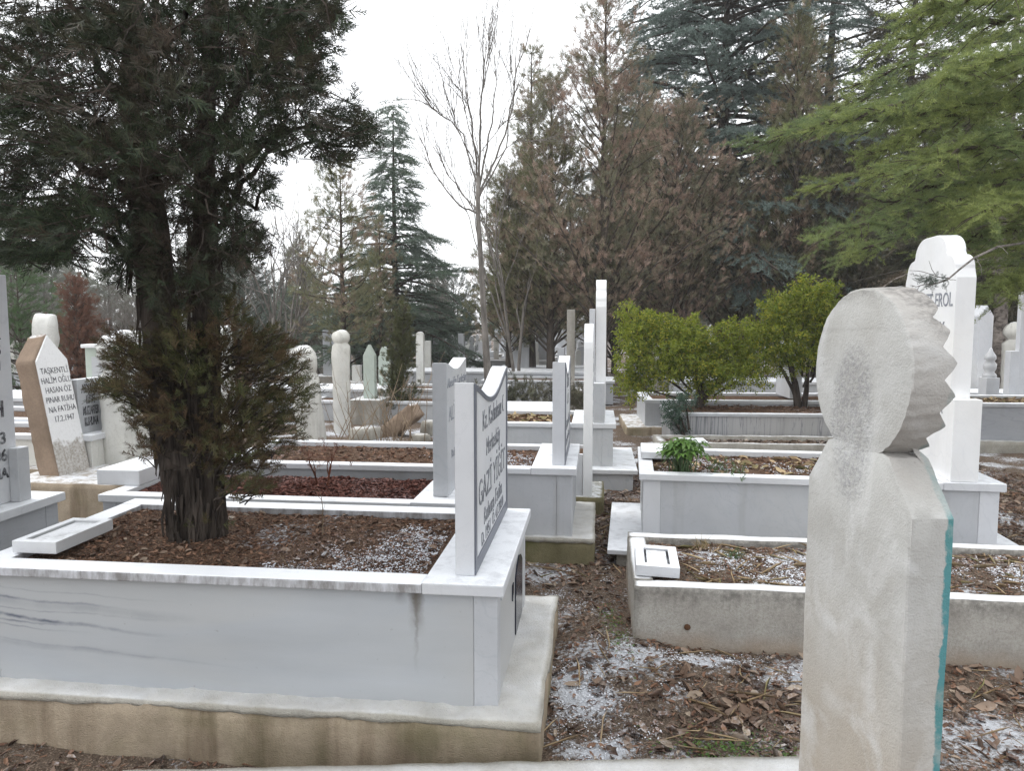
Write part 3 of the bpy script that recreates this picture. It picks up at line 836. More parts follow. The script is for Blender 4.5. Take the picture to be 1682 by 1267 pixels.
def snow_on(parent, zf, x0, x1, y0, y1, n, blobs, smin=.002, smax=.007, name='snow_patch'):
    off = random.uniform(0, 50)
    def keep(x, y):
        b = blob(x, y, blobs)
        k = mnoise.noise(Vector((x * 7, y * 7, off))) * .6 + mnoise.noise(Vector((x * 22, y * 22, off))) * .5
        return max(0, min(1, (b + k * .8 - .30) * 1.3))
    o = lay(name, CRUMBS, rnd_xy(int(n * 1.6), x0, x1, y0, y1, keep), zf, smin, smax, M['snow'], parent, .25, .004, 2.0)
    if o: o['kind'] = 'stuff'
    return o

def wavy_profile(w, z0, z1, dip):
    p = [(0, z0), (w, z0), (w, z1)]
    for k in range(1, 16):
        t = k / 16
        p.append((w * (1 - t), z1 - dip * math.sin(math.pi * t) ** 1.3))
    p.append((0, z1))
    return p

def wavy_headstone(t, x, th, y0, w, z0, z1, dip, mat, lines, border=.05, lmat='letter', bmat='border'):
    """upright slab with a hollow curved top, its inscribed face turned to +x"""
    h = MB().prism_x([(y0 + a, b) for a, b in wavy_profile(w, z0, z1, dip)], x, x + th).build('headstone', M[mat], t, .004)
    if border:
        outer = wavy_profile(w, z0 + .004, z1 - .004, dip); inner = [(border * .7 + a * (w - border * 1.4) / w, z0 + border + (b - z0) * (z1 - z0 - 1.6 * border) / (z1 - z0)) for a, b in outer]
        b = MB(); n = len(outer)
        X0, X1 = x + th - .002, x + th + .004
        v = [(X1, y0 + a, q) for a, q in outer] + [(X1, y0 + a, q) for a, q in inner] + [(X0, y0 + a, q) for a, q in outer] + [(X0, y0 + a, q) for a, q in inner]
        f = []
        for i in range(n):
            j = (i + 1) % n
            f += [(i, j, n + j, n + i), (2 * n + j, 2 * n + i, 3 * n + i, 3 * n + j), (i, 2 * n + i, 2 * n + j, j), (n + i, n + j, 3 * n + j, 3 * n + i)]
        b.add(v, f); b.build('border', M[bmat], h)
    for body, yy, zz, size, sx in lines:
        text('lettering', body, size, M[lmat], h, (x + th + .001, y0 + yy, zz), FACE_PX, .001, 0.0, sx, 'CENTER')
    return h

# ---- A: the big grave in the foreground ---------------------------------------------------
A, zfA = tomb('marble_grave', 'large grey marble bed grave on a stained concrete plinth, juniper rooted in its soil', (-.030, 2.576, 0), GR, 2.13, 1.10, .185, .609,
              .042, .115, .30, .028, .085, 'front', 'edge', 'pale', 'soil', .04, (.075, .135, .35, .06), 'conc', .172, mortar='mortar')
# raised band and dark window on the head end of the big grave
box('end_band', M['pale'], A, -.028, -.020, .12, 1.0, .55, .575, .002)
MB().prism_x([(.62, .20), (.90, .20), (.90, .46), (.84, .50), (.76, .52), (.68, .50), (.62, .46)], -.027, -.022).build('niche_panel', M['niche'], A)
MB().prism_x([(.50, .40), (.54, .40), (.54, .47), (.50, .47)], -.027, -.022).build('niche_panel', M['niche'], A)
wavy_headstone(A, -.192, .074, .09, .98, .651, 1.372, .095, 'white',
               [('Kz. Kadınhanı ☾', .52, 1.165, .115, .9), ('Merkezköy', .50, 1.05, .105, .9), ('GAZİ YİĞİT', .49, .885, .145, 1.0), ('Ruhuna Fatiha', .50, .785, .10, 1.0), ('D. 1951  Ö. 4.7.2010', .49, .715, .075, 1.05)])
litter(A, zfA, -2.0, -.32, .12, .98, 9000, 'litter', .006, .030)
litter(A, zfA, -2.0, -.32, .12, .98, 350, 'leaves', .02, .05, LEAVES)
snow_on(A, zfA, -1.0, -.33, .12, .9, 2600, [(-.55, .25, .28, .2, 1.0), (-.42, .5, .22, .3, .9), (-.8, .16, .2, .08, .7)])

# plaque lying across the foot of the big grave
def plaque(name, label, loc, rz, w, d, h, mat, group, tilt=(0, 0), frame=.035):
    t = thing(name, label, 'plaque', loc, 0, group, (tilt[0], tilt[1], rz))
    o = MB(); m = .012
    f = frame
    v = [(-w / 2, -d / 2, 0), (w / 2, -d / 2, 0), (w / 2, d / 2, 0), (-w / 2, d / 2, 0),
         (-w / 2, -d / 2, h), (w / 2, -d / 2, h), (w / 2, d / 2, h), (-w / 2, d / 2, h),
         (-w / 2 + f, -d / 2 + f, h), (w / 2 - f, -d / 2 + f, h), (w / 2 - f, d / 2 - f, h), (-w / 2 + f, d / 2 - f, h),
         (-w / 2 + f, -d / 2 + f, h - m), (w / 2 - f, -d / 2 + f, h - m), (w / 2 - f, d / 2 - f, h - m), (-w / 2 + f, d / 2 - f, h - m)]
    fa = [(0, 3, 2, 1), (0, 1, 5, 4), (1, 2, 6, 5), (2, 3, 7, 6), (3, 0, 4, 7)]
    for k in range(4):
        j = (k + 1) % 4
        fa += [(4 + k, 4 + j, 8 + j, 8 + k), (8 + k, 8 + j, 12 + j, 12 + k)]
    o.add(v, fa); o.build('frame', M[mat], t, .003)
    box('inset_panel', M['pale' if mat == 'white' else 'grey'], t, -w / 2 + f + .012, w / 2 - f - .012, -d / 2 + f + .012, d / 2 - f - .012, h - m - .004, h - m + .004, .001)
    return t
p = on_z(95, 876, .655)
plaque('foot_plaque', 'white framed marble plaque lying across the foot coping of the big grave', (-1.925, 3.13, .650), GR, .195, .36, .05, 'white', 'loose marble plaques')

# ---- near headstone with scalloped head -----------------------------------------------------
def stele():
    dl = math.radians(4.0)
    t = thing('headstone', 'tall cast stone headstone with scalloped round head and turquoise painted edge', 'headstone', (.717 + .04, 1.535, 0), dl)
    # local: x = through the thickness (far painted face +x), y = depth (far edge +y), z up. wide face at x=-t/2
    T = .082
    NR = 150
    def outline(s):
        pts = []
        cz, r0 = 1.492, .178
        a0 = -math.radians(58); a1 = math.pi + math.radians(58)
        pts.append((.196 + .004 * s, -.1)); 
        for q in range(1, 13): pts.append((.197 + .004 * s, -.1 + 1.335 * q / 12))
        # right shoulder up to neck (y negative is the near edge)
        return pts, cz, r0, a0, a1
    rings = []
    S = [0, .04, .2, .4, .6, .8, 1.0]
    for s in S:
        pts = []
        for q in range(0, 21): pts.append((-.200, -.1 + 1.335 * q / 20))
        for q in range(1, 6):
            k = q / 5; pts.append((-.200 + (.200 - .118) * k, 1.235 + .098 * k))
        cz, rh, rw = 1.492, .172, .186
        a0 = -math.radians(62); a1 = math.pi + math.radians(62)
        n = 264
        for q in range(n + 1):
            a = a0 + (a1 - a0) * q / n           # from near neck over the crown to far neck
            ph = ((a + 1.08) / .355) % 1.0                       # pointed teeth, worn away over the crown
            tooth = (1 - abs(2 * ph - 1)) ** .95
            side = min(1, max(0, (math.radians(55) - a) / .25)) + min(1, max(0, (a - math.radians(125)) / .25))
            r = 1 + .003 * s / rh
            pts.append((-rw * math.cos(a) * r, cz + rh * math.sin(a) * r, (.025 * tooth - .023) * side))
        for q in range(0, 6):
            k = q / 5; pts.append((.118 + (.200 - .118) * k, 1.333 - .098 * k))
        for q in range(1, 21): pts.append((.200, 1.235 - 1.335 * q / 20))
        x = -T / 2 + T * s
        e = .004 if s == 0 else 0
        rings.append([(x + (q[2] * s if len(q) > 2 else 0), q[0] * (1 - e * 4), q[1] - (e if q[1] > 1.2 else 0)) for q in pts])
    rings.append([(T / 2 - .026 if q[2] > 1.31 else T / 2 + .001, q[1] * (.84 if q[2] > 1.31 else .97), 1.492 + (q[2] - 1.492) * .84 if q[2] > 1.31 else q[2]) for q in rings[-1]])
    n = len(rings[0]); mb = MB()
    for r in rings: mb.v += r
    for i in range(len(rings) - 1):
        for k in range(n - 1):
            mb.f.append((i * n + k, (i + 1) * n + k, (i + 1) * n + k + 1, i * n + k + 1))
    mb.f.append(tuple(range(n - 1, -1, -1))); mb.f.append(tuple((len(rings) - 1) * n + k for k in range(n)))
    o = mb.build('slab', M['stele'], t)
    bm = bmesh.new(); bm.from_mesh(o.data)
    bmesh.ops.recalc_face_normals(bm, faces=bm.faces)
    for v in bm.verts:                                   # hand-cast unevenness and chipped arris
        c = v.co
        v.co.y += .0022 * mnoise.noise(c * 9)
        v.co += Vector((0, .0024 * mnoise.noise(c * 60), .0024 * mnoise.noise(c * 55)))
    bm.to_mesh(o.data); bm.free()
    for pl in o.data.polygons: pl.use_smooth = len(pl.vertices) == 4
    o.data.set_sharp_from_angle(angle=math.radians(38))
    return t
stele()

# low kerb in the very front
o = box('concrete_kerb', M['mortar'], None, 0, 2.35, -.40, 0, -.2, .105, 0)
roughen(o, .06, .006, 3, .004, crumble=.006)
o.location = (-1.30, 2.355, 0); o.rotation_euler = (0, 0, math.radians(2.0))
tag(o, 'low pale concrete kerb running along the front of the scene', 'kerb')

# ---- B: second grave on the left, red leaf bed ---------------------------------------------------
B, zfB = tomb('marble_grave', 'white marble bed grave filled with dark red leaves, behind the juniper', (-.295, 3.99, 0), GR, 2.12, .78, .16, .545,
              .05, .10, .27, .02, .08, 'grey', 'white', 'grey', 'soil_red', .05, None, back=False)
litter(B, zfB, -2.0, -.28, .1, .76, 5200, 'litter_red', .012, .045, LEAVES)
wavy_headstone(B, -.17, .085, .14, .62, .597, 1.358, .05, 'pale',
               [('Alaeddin Kardeşim', .31, 1.215, .078, 1.0), ('ALİ KARA', .31, 1.02, .12, 1.0), ('Ruhuna Fatiha', .31, .80, .07, 1.0)], 0, 'letter_grey')
p = on_z(222, 772, .62)
s = thing('foot_slab', 'thick blank white marble slab lying on the left end of the red leaf grave', 'slab', (p.x + .09, p.y - .02, .588), GR, 'loose marble slabs')
MB().prism_z([(-.14, -.30), (.14, -.30), (.14, .24), (.08, .30), (-.14, .30)], 0, .095).build('slab', M['white'], s, .006)
# dried plant in the red bed
def dry_plant(name, label, loc, H, n, mat, r=.006, spread=.35, depth=2, group=None, cat='plant', kids=(2, 3)):
    t = thing(name, label, cat, loc, 0, group); mb = MB()
    for k in range(n):
        d = Vector((random.gauss(0, spread), random.gauss(0, spread), 1))
        twigs_rec(mb, (random.gauss(0, .02), random.gauss(0, .02), -.02), d, H * .5 * random.uniform(.7, 1.1), r, depth, .4, .2, kids)
    mb.build('stems', M[mat], t); return t
p = on_z(524, 800, .56)
t = dry_plant('dry_shrub', 'small red-brown dried shrub standing in the red leaf bed', p, .26, 2, 'twig_red', .009, .1, 2)
pts = []
for k in range(90):
    q = Vector((random.gauss(.02, .07), random.gauss(0, .06), .19 + random.gauss(0, .035))); pts.append((q, rv(1), random.uniform(.03, .06)))
foliage('foliage', SPRAYS, pts, M['rusty'], t)
p = on_z(530, 888, .62)
dry_plant('twig_plant', 'thin leafless twig plant in the soil of the big grave', p, .26, 1, 'twig', .004, .05, 2, None, 'plant', (2, 2))
p = on_z(497, 925, .63)
dry_plant('twig_plant', 'short dead twig sprouting from frosty soil near the front coping', p, .11, 2, 'twig', .0025, .3, 1, None, 'plant', (2, 2))

# ---- J: middle grave whose head stands in the aisle ---------------------------------------------------
J, zfJ = tomb('marble_grave', 'pale marble bed grave on a mossy concrete plinth in the middle of the row', (.42, 4.77, 0), GR, 2.5, .98, .16, .585,
              .045, .10, .30, .03, .10, 'pale', 'white', 'pale', 'soil', .05, (.01, .12, .05, .02), 'conc_moss', .155, mortar='mortar')
wavy_headstone(J, -.165, .085, .10, .86, .629, 1.322, .11, 'white',
               [('Hafız', .45, 1.12, .13, 1.0), ('ALİ', .45, 1.0, .10, 1.0), ('Ruhuna Fatiha', .45, .84, .10, 1.0), ('D. 1929  Ö. 1995', .45, .73, .075, 1.0)])
litter(J, zfJ, -2.35, -.32, .11, .87, 3500, 'litter', .01, .045)
snow_on(J, zfJ, -1.2, -.32, .12, .85, 900, [(-.5, .4, .3, .3, 1.1)], .003, .008)

# ---- K: slim headstone seen edge-on ------------------------------------------------------------------
def round_profile(w, z0, z1, rise):
    p = [(0, z0), (w, z0), (w, z1 - rise)]
    for k in range(1, 12):
        a = math.pi * k / 12
        p.append((w / 2 + w / 2 * math.cos(a), z1 - rise + rise * math.sin(a)))
    p.append((0, z1 - rise)); return p
K = thing('grave', 'narrow grave with slim round topped white headstone seen edge-on, on concrete footing', 'grave', (.655, 5.98, 0), GR, 'marble bed graves')
o = box('footing', M['conc_moss'], K, -1.9, .10, -.05, .58, -.05, .16, 0); roughen(o, .08, .01, 3, .008, crumble=.015)
h = MB().prism_x([(a + .0, b) for a, b in round_profile(.5, .15, 1.565, .20)], -.075, .0).build('headstone', M['bright'], K, .005)
for k, zz in enumerate((1.28, 1.17, 1.05, .94, .80, .64)):
    text('lettering', ('Hüve', 'AHMET', 'OĞLU', 'MEHMET', 'RUHUNA', 'FATİHA')[k], .085, M['letter_grey'], h, (.0015, .25, zz), FACE_PX, .001, 0, 1, 'CENTER')
box('side_panel', M['white'], K, -1.88, -.077, .02, .05, .15, .50)
box('side_panel', M['white'], K, -1.88, -.077, .45, .48, .15, .50)
zfK = bed(K, -1.86, -.08, .05, .45, .47, M['soil'])

# ---- L: tall stepped headstone ----------------------------------------------------------------------
def lobed_profile(w, z0, zs, zt):
    """flat-topped outline with two rounded shoulders each side; y from 0 to w"""
    h = zt - zs; half = [(0, z0), (0, zs)]
    def arc(cx, cy, rx, ry, n=7):
        return [(cx - rx * math.cos(math.pi / 2 * k / n), cy + ry * math.sin(math.pi / 2 * k / n)) for k in range(n + 1)]
    a = w * .03; b = w * .17
    half += arc(a + (b - a), zs + h * .20, b - a, h * .32)
    c = w * .19; d = w * .40
    half += arc(c + (d - c), zs + h * .58, d - c, h * .42)
    right = [(w - y, z) for y, z in reversed(half)]
    return [(y, z) for y, z in right[::-1]][::-1] if False else list(reversed(half + right))[::1]

def lobed_headstone(t, x, th, y0, w, z0, zs, zt, mat, pil=None):
    prof = lobed_profile(w, z0, zs, zt)
    # order must run counter-clockwise seen from +x
    area = sum(prof[i][0] * prof[(i + 1) % len(prof)][1] - prof[(i + 1) % len(prof)][0] * prof[i][1] for i in range(len(prof)))
    if area < 0: prof = prof[::-1]
    h = MB().prism_x([(y0 + a, b) for a, b in prof], x, x + th).build('headstone', M[mat], t, .004)
    if pil:
        px0, px1, zt2 = pil
        for yy in (y0 - .02, y0 + w - .12):
            box('pilaster', M[mat], t, px0, px1, yy, yy + .14, z0 + .001, zt2, .004)
    return h

p = on_z(1012, 700, .60)
L_, zfL = tomb('marble_grave', 'marble bed grave with tall stepped headstone, standing on a low marble ledge by the aisle', (p.x, p.y, 0), GR, 1.5, 1.05, .21, .575,
              .045, .10, .42, .03, .10, 'pale', 'white', 'pale', 'soil', .06)
box('base_ledge', M['white'], L_, -1.6, .20, -.14, 1.12, .165, .205, .004)
box('base_wall', M['pale'], L_, -1.58, .16, -.10, 1.08, -.05, .166, .004)
lobed_headstone(L_, -.20, .10, .16, .74, .62, 1.72, 1.99, 'bright')
box('pilaster', M['pale'], L_, -.215, -.11, .02, .155, .62, 1.0, .004)
box('pilaster', M['pale'], L_, -.215, -.11, .905, 1.03, .62, 1.0, .004)
box('back_slab', M['white'], L_, -.26, -.205, .12, .94, .62, 1.70, .004)
litter(L_, zfL, -1.4, -.45, .1, .95, 1500, 'litter', .02, .06)
litter(L_, zfL, -1.4, -.45, .1, .95, 300, 'straw', .05, .12, BITS)

# ---- M: flat covered graves beyond ----------------------------------------------------------------
p = on_z(905, 676, .60)
tomb('marble_grave', 'low grey grave closed by flat slabs, in the middle distance behind the stepped headstone', (p.x + .05, p.y, 0), GR, 1.35, .95, .15, .55, .05, slab=True, cap='white', wall='pale')
p = on_z(1010, 628, .45)
t, zf = tomb('marble_grave', 'far grey marble bed grave with evergreen shrublets along its front', (p.x, p.y, 0), GR, 2.5, 1.1, .05, .42, .05, .12, .3, wall='grey', cap='pale')
p = on_z(960, 612, .55)
tomb('marble_grave', 'farthest flat grey grave under the dead cypress trunks', (p.x + .3, p.y, 0), GR, 4.2, 1.1, .05, .5, .05, slab=True, cap='pale', wall='grey')
# shrubby strip in front
def heather(name, label, loc, w, h, mat, n, tpl=None, size=.16, group=None, cat='shrub'):
    t = thing(name, label, cat, loc, 0, group); pts = []
    mb = MB()
    for k in range(14): mb.tube(path((random.uniform(-w / 2, w / 2), random.uniform(-.1, .1), -.05), (random.gauss(0, .3), 0, 1), h * .7, 3), [.008, .006, .005, .003], 4)
    mb.build('stems', M['bark_far'], t)
    for k in range(n):
        x = random.uniform(-1, 1); pts.append((Vector((x * w / 2, random.gauss(0, .15), abs(random.gauss(.45, .3)) * h * (1 - .3 * x * x))), rv(.5) + Vector((0, 0, .9)), size * random.uniform(.6, 1.2)))
    foliage('foliage', tpl or SPRAYS, pts, M[mat], t); return t
p = on_z(868, 668, .2)
heather('heather_shrub', 'dull grey-green shrub strip in front of the far flat graves', (p.x, p.y, .12), 1.9, .45, 'conifer_dark', 700)

# ---- C: old stones and dried stems on the left-centre ------------------------------------------------
p = on_z(745, 661, .33)
C1, zfC = tomb('marble_grave', 'old pale bed grave with white coping, behind the dried stems', (p.x + .2, p.y, 0), GR, 2.6, 1.0, .02, .28, .05, .12, .3, wall='pale', cap='white')
def old_stele(name, label, loc, w, th, H, mat, rz=GR, lean=(0, 0), head=.36, group='old weathered headstones', rough=.006):
    """weathered slab with a rounded turban-like head over narrowed shoulders"""
    t = thing(name, label, 'headstone', loc, 0, group, (lean[0], lean[1], rz))
    hh = H * head; p = [(-w * .42, -.1), (w * .42, -.1), (w * .5, H - hh), (w * .30, H - hh * .82)]
    cz = H - hh * .45; r = hh * .46
    for k in range(0, 15):
        a = math.radians(-50) + math.radians(280) * k / 14
        p.append((w * .5 * math.cos(a), cz + r * math.sin(a)))
    p += [(-w * .30, H - hh * .82), (-w * .5, H - hh)]
    o = MB().prism_x(p, -th / 2, th / 2).build('slab', M[mat], t)
    roughen(o, .07, rough * 2, 6, rough, crumble=.012)
    return t
p = on_z(522, 730, .10)
old_stele('headstone', 'old leaning round headed headstone beside the dried stems, left of the dead bush', (p.x, p.y - .15, 0), .30, .22, 1.30, 'aged', 0.9, (0, -.13), .30)
p = on_z(562, 700, .10)
t = old_stele('headstone', 'tall old white double lobed headstone behind the dried stems', (p.x, p.y, 0), .21, .17, 1.45, 'aged', 1.1, (.03, -.03), .15)
p = on_z(655, 715, 0)
s = thing('fallen_headstone', 'broken old headstone tipped over at a slant among the dried stems', 'headstone', (p.x - .12, p.y, .05), 0, None, (0, math.radians(52), -.25))
o = MB().box(-.11, .11, -.16, .16, -.1, .52).build('slab', M['conc_warm'], s); roughen(o, .07, .02, 5, .01, crumble=.015)
for px, py, sz, lb in ((600, 722, .16, 'snow topped rubble block left of the tipped headstone'), (722, 712, .17, 'pale rubble block right of the tipped headstone'), (690, 726, .10, 'small rubble lump below the tipped headstone')):
    p = on_z(px, py, 0)
    o = MB().box(-sz * 1.3, sz * 1.3, -sz, sz, -.05, sz).build('rubble_stone', M['mortar']); roughen(o, .06, .03, 6, .012, crumble=.02)
    o.location = (p.x, p.y, gz(p.x, p.y)); o.rotation_euler = (0, .1, random.uniform(0, 2)); tag(o, lb, 'rubble', 'rubble between the old graves')
p = on_z(612, 745, 0)
t = thing('dry_shrub', 'leafless fan of thin dried stems between the old headstones', 'shrub', (p.x, p.y + .2, 0), 0)
mb = MB()
for k in range(34):
    d = Vector((random.gauss(0, .42), random.gauss(0, .25), 1))
    L0 = random.uniform(.5, 1.25)
    st = Vector((random.gauss(0, .28), random.gauss(0, .2), 0))
    pts = path(st, d, L0, 5, .03, .06); mb.tube(pts, [.007, .006, .005, .004, .003, .0018], 4)
    for q in range(random.randint(1, 4)):
        a, dd = along(pts, random.uniform(.4, .95)); mb.tube(path(a, dd + rv(.45), random.uniform(.15, .4), 3), [.003, .0025, .002, .0012], 3)
mb.build('stems', M['twig'], t)

# ---- left group ------------------------------------------------------------------------------------
# H: grave at the left edge, with tall inscribed slab
H_, zfH = tomb('marble_grave', 'grey marble grave cut by the left edge, with tall black lettered slab and pilaster', (-2.61, 2.95, 0), GR, 1.6, 1.12, .12, .60, .045, .11, .34, .03, .09, 'grey', 'white')
h = box('headstone', M['white'], H_, -.20, -.12, .10, .93, .646, 1.83, .004)
box('pilaster', M['pale'], H_, -.119, -.065, .87, .95, .646, .93, .004)
for body, zz, sz in (('MEHMET TEKER', 1.50, .085), ('D. 1925', 1.42, .07), ('Ö. 1991', 1.34, .07), ('MERYEM H', 1.10, .12), ('D. 1933', .96, .085), ('Ö. 2006', .87, .085), ('FATİHA', .78, .075)):
    text('lettering', body, sz, M['letter_black'], h, (-.118, .865, zz), FACE_PX, .001, .002, 1.0, 'RIGHT')
# D: leaning whitewashed stone
p = on_z(92, 788, .30)
kb = box('concrete_kerb', M['conc'], None, -.42, .62, -.02, .75, -.05, .30, 0); roughen(kb, .08, .01, 4, .006, crumble=.012)
kb.location = (p.x, p.y - .12, 0); kb.rotation_euler = (0, 0, GR); tag(kb, 'stained concrete kerb block under the leaning whitewashed headstone', 'kerb')
D = thing('headstone', 'leaning pointed headstone with whitewashed lettered face and brown stone side', 'headstone', (p.x - .03, p.y + .10, .28), 0, 'old weathered headstones', (0, -math.radians(9.5), GR))
w, th, Hh = .38, .185, 1.22
prof = [(0, -.05), (w, -.05), (w, 1.0), (w * .5, Hh), (0, 1.0)]
ob = MB().prism_x([(a, b if b < 1 else b) for a, b in prof], -th, -.006).build('slab', M['conc_warm'], D); roughen(ob, .06, .008, 6, .006, crumble=.012)
fc = MB().prism_x([(a, b) for a, b in [(.012, .0), (w - .012, .0), (w - .012, .99), (w * .5, Hh - .016), (.012, .99)]], -.012, .004).build('whitewashed_face', M['whitewash'], D, .003)
for k, (body, sx) in enumerate((('TAŞKENTLİ', 1), ('HALİM OĞLU', .95), ('HASAN ÖZ', 1), ('PINAR RUHU', .95), ('NA FATİHA', 1), ('17.2.1947', 1))):
    text('lettering', body, .072, M['letter_black'], fc, (.0055, .19, .88 - k * .082), FACE_PX, .001, -.0004, sx * .84, 'CENTER')
# E: lettered double stone
p = on_z(150, 716, .60)
E_, zfE = tomb('marble_grave', 'marble grave with wide white slab carrying four rows of dark block lettering', (-3.67, 6.42, 0), GR, 2.0, .80, .30, .54, .05, .11, .34, .03, .09, 'aged', 'white', plinth=(.1, .1, .1, .05), plinth_mat='conc', plinth_h=.30)
h = box('headstone', M['pale'], E_, -.22, -.14, .04, .66, .591, 1.075, .005)
for k, (a, b) in enumerate((('ABDULLAH', 'KAYA'), ('LÜTFİ', 'ATASOY'), ('MUZAFFER', 'EŞİTGEN'), ('RUHUNA', 'FATİHA'))):
    text('lettering', a, .105, M['letter_black'], h, (-.1385, .20, .955 - k * .10), FACE_PX, .001, .004, .42, 'CENTER')
    text('lettering', b, .105, M['letter_black'], h, (-.1385, .50, .955 - k * .10), FACE_PX, .001, .004, .42, 'CENTER')
# I: grey stone post with white face behind the juniper, round head
p = on_z(218, 772, .2)
old_stele('headstone', 'old round headed headstone half hidden behind the left side of the juniper', (p.x, p.y, 0), .55, .24, 1.50, 'aged', GR, (0, 0), .28)
p = on_z(372, 720, 0)
old_stele('headstone', 'snow capped round headed headstone seen between the juniper stems', (p.x, p.y, 0), .42, .22, 1.52, 'aged', .2, (0, 0), .28)
p = on_y(64, 560, 8.2)
old_stele('headstone', 'white rounded headstone peeping over the leaning whitewashed stone', (p.x, 8.2, 0), .22, .2, 1.66, 'aged', .1, (0, .05), .30)
# pale green stone shelter
p = on_y(170, 625, 10.0)
G_ = thing('headstone', 'pale green boxed headstone behind the dark lettered slab', 'headstone', (p.x, 10, 0), 0.1)
box('slab', M['greenish'], G_, -.22, .22, 0, .12, -.05, 1.22, .006)
MB().prism_z([(-.25, -.06), (.25, -.06), (.25, .16), (-.25, .16)], 1.221, 1.27).build('cap', M['whitewash'], G_, .01)
box('niche_panel', M['pale'], G_, -.14, .14, -.008, -.001, .45, 1.10, .002)
# bands of graves behind
for (px, py, L0, zz, wl, lb) in ((200, 690, 2.4, .62, 'aged', 'pale grave behind the leaning headstone, upper of two'), (120, 655, 3.0, .6, 'grey', 'grey marble grave under the dark green conifer at left'), (90, 612, 3.0, .62, 'pale', 'far pale grave at left below the rust brown conifer')):
    p = on_z(px, py, zz)
    tomb('marble_grave', lb, (p.x, p.y, 0), GR, L0, 1.0, .1, zz - .05, .05, wall=wl, cap='white', slab=(wl == 'grey'))

# ---- P: white grave with tall lettered headstone -----------------------------------------------------
PR = -math.radians(9.0)
p = on_z(1650, 796, .585)
P_, zfP = tomb('marble_grave', 'white marble bed grave with tall lobed headstone, right of the aisle', (3.03, 4.47, 0), PR, 2.22, 1.06, .10, .545,
               .05, .10, .36, .03, .11, 'pale', 'white', 'white', 'soil', .05)
box('base_ledge', M['white'], P_, -2.42, .28, -.13, 1.16, .075, .105, .004)
box('base_wall', M['conc_grey'], P_, -2.36, .22, -.09, 1.10, -.05, .076, .003)
h = lobed_headstone(P_, -.31, .115, .10, .86, .596, 1.86, 2.15, 'bright')
box('pilaster', M['bright'], P_, -.32, -.16, -.0 + .012, .097, .597, 1.11, .004)
box('pilaster', M['bright'], P_, -.32, -.16, .963, 1.048, .597, 1.11, .004)
text('lettering', 'MEHMET EROL', .125, M['letter_grey'], h, (-.3115, .515, 1.685), FACE_NX, .001, .001, .92, 'CENTER')
text('lettering', 'ATALAY', .125, M['letter_grey'], h, (-.3115, .47, 1.50), FACE_NX, .001, .001, .98, 'CENTER')
text('lettering', 'RUHUNA FATİHA', .09, M['letter_grey'], h, (-.3115, .53, 1.00), FACE_NX, .001, .001, .9, 'CENTER')
litter(P_, zfP, -2.1, -.38, .1, .95, 2600, 'litter', .012, .045)
litter(P_, zfP, -2.1, -.38, .1, .95, 260, 'straw', .04, .11, BITS)
snow_on(P_, zfP, -2.1, -.4, .1, .95, 1900, [(-1.75, .45, .35, .35, .95), (-1.0, .4, .5, .4, .7)], .003, .008)
s = thing('foot_slab', 'small white marble slab lying at the foot of the right hand white grave', 'slab', P_.matrix_basis @ Vector((-2.06, .70, .597)), PR, 'loose marble slabs')
box('slab', M['white'], s, -.14, .14, -.2, .2, 0, .05, .005)
# leafy plant in its corner
def leafy_plant(name, label, loc, H, R, n, mat, group=None):
    t = thing(name, label, 'plant', loc, 0, group); V = []; F = []; mb = MB()
    for k in range(n):
        az = random.uniform(0, 6.28); e = random.uniform(.25, 1.3)
        b = Vector((random.gauss(0, R * .22), random.gauss(0, R * .22), 0))
        top = b + Vector((math.cos(az) * math.cos(e) * R * .7, math.sin(az) * math.cos(e) * R * .7, H * (.35 + .55 * math.sin(e))))
        mb.tube([b, b.lerp(top, .5) + Vector((0, 0, .02)), top], [.004, .003, .002], 4)
        for j in range(6):
            a2 = az + (j - 2.5) * .55 + random.gauss(0, .2)
            d = Vector((math.cos(a2), math.sin(a2), random.uniform(-.5, .35))).normalized()
            l = random.uniform(.055, .095); sd = d.cross(Vector((0, 0, 1))).normalized() * l * .19
            q = top + Vector((0, 0, random.uniform(-.02, .02))); m = q + d * l * .5 + Vector((0, 0, .008)); tip = q + d * l - Vector((0, 0, l * .25))
            i = len(V); V += [q, m + sd, tip, m - sd, m - Vector((0, 0, .006))]; F += [(i, i + 4, i + 1), (i + 1, i + 4, i + 2), (i, i + 3, i + 4), (i + 3, i + 2, i + 4)]
    mb.build('stems', M['shrub_green'], t); np_mesh('leaves', [tuple(v) for v in V], F, M[mat], t); return t
p = on_z(1123, 776, .57)
leafy_plant('leafy_plant', 'bushy fresh green plant in the corner of the white grave', (p.x, p.y, .55), .26, .15, 62, 'fresh')
p = on_z(1190, 775, .57)
heather('grass_tuft', 'low dull green tuft beside the fresh green plant', (p.x, p.y, .55), .25, .07, 'shrub_green', 60, None, .05, None, 'plant')

# ---- Q: concrete kerbed grave in the right foreground --------------------------------------------------
QR = -math.radians(7.0)
QL = (.585, 3.47, 0)
Q_ = thing('concrete_grave', 'low rough concrete kerbed grave with frosted dry grass bed, right foreground', 'grave', QL, QR)
def kerbpart(x0, x1, y0, y1, z0=-.08, z1=.325):
    o = box('kerb_wall', M['kerb'], Q_, x0, x1, y0, y1, z0, z1, 0); roughen(o, .05, .007, 3.5, .003, crumble=.004); return o
kerbpart(0, 2.5, 0, .10); kerbpart(0, 2.5, .82, .92); kerbpart(0, .10, .101, .819); kerbpart(2.4, 2.5, .101, .819)
o = MB().lathe([(.014, 0), (.016, .006), (.006, .01)], seg=9).build('rusty_bolt', M['rust'], Q_); o.location = (.255, -.004, .135); o.rotation_euler = (math.pi / 2, 0, 0)
zfQ = bed(Q_, .09, 2.41, .09, .83, .285, M['ground'], .03)
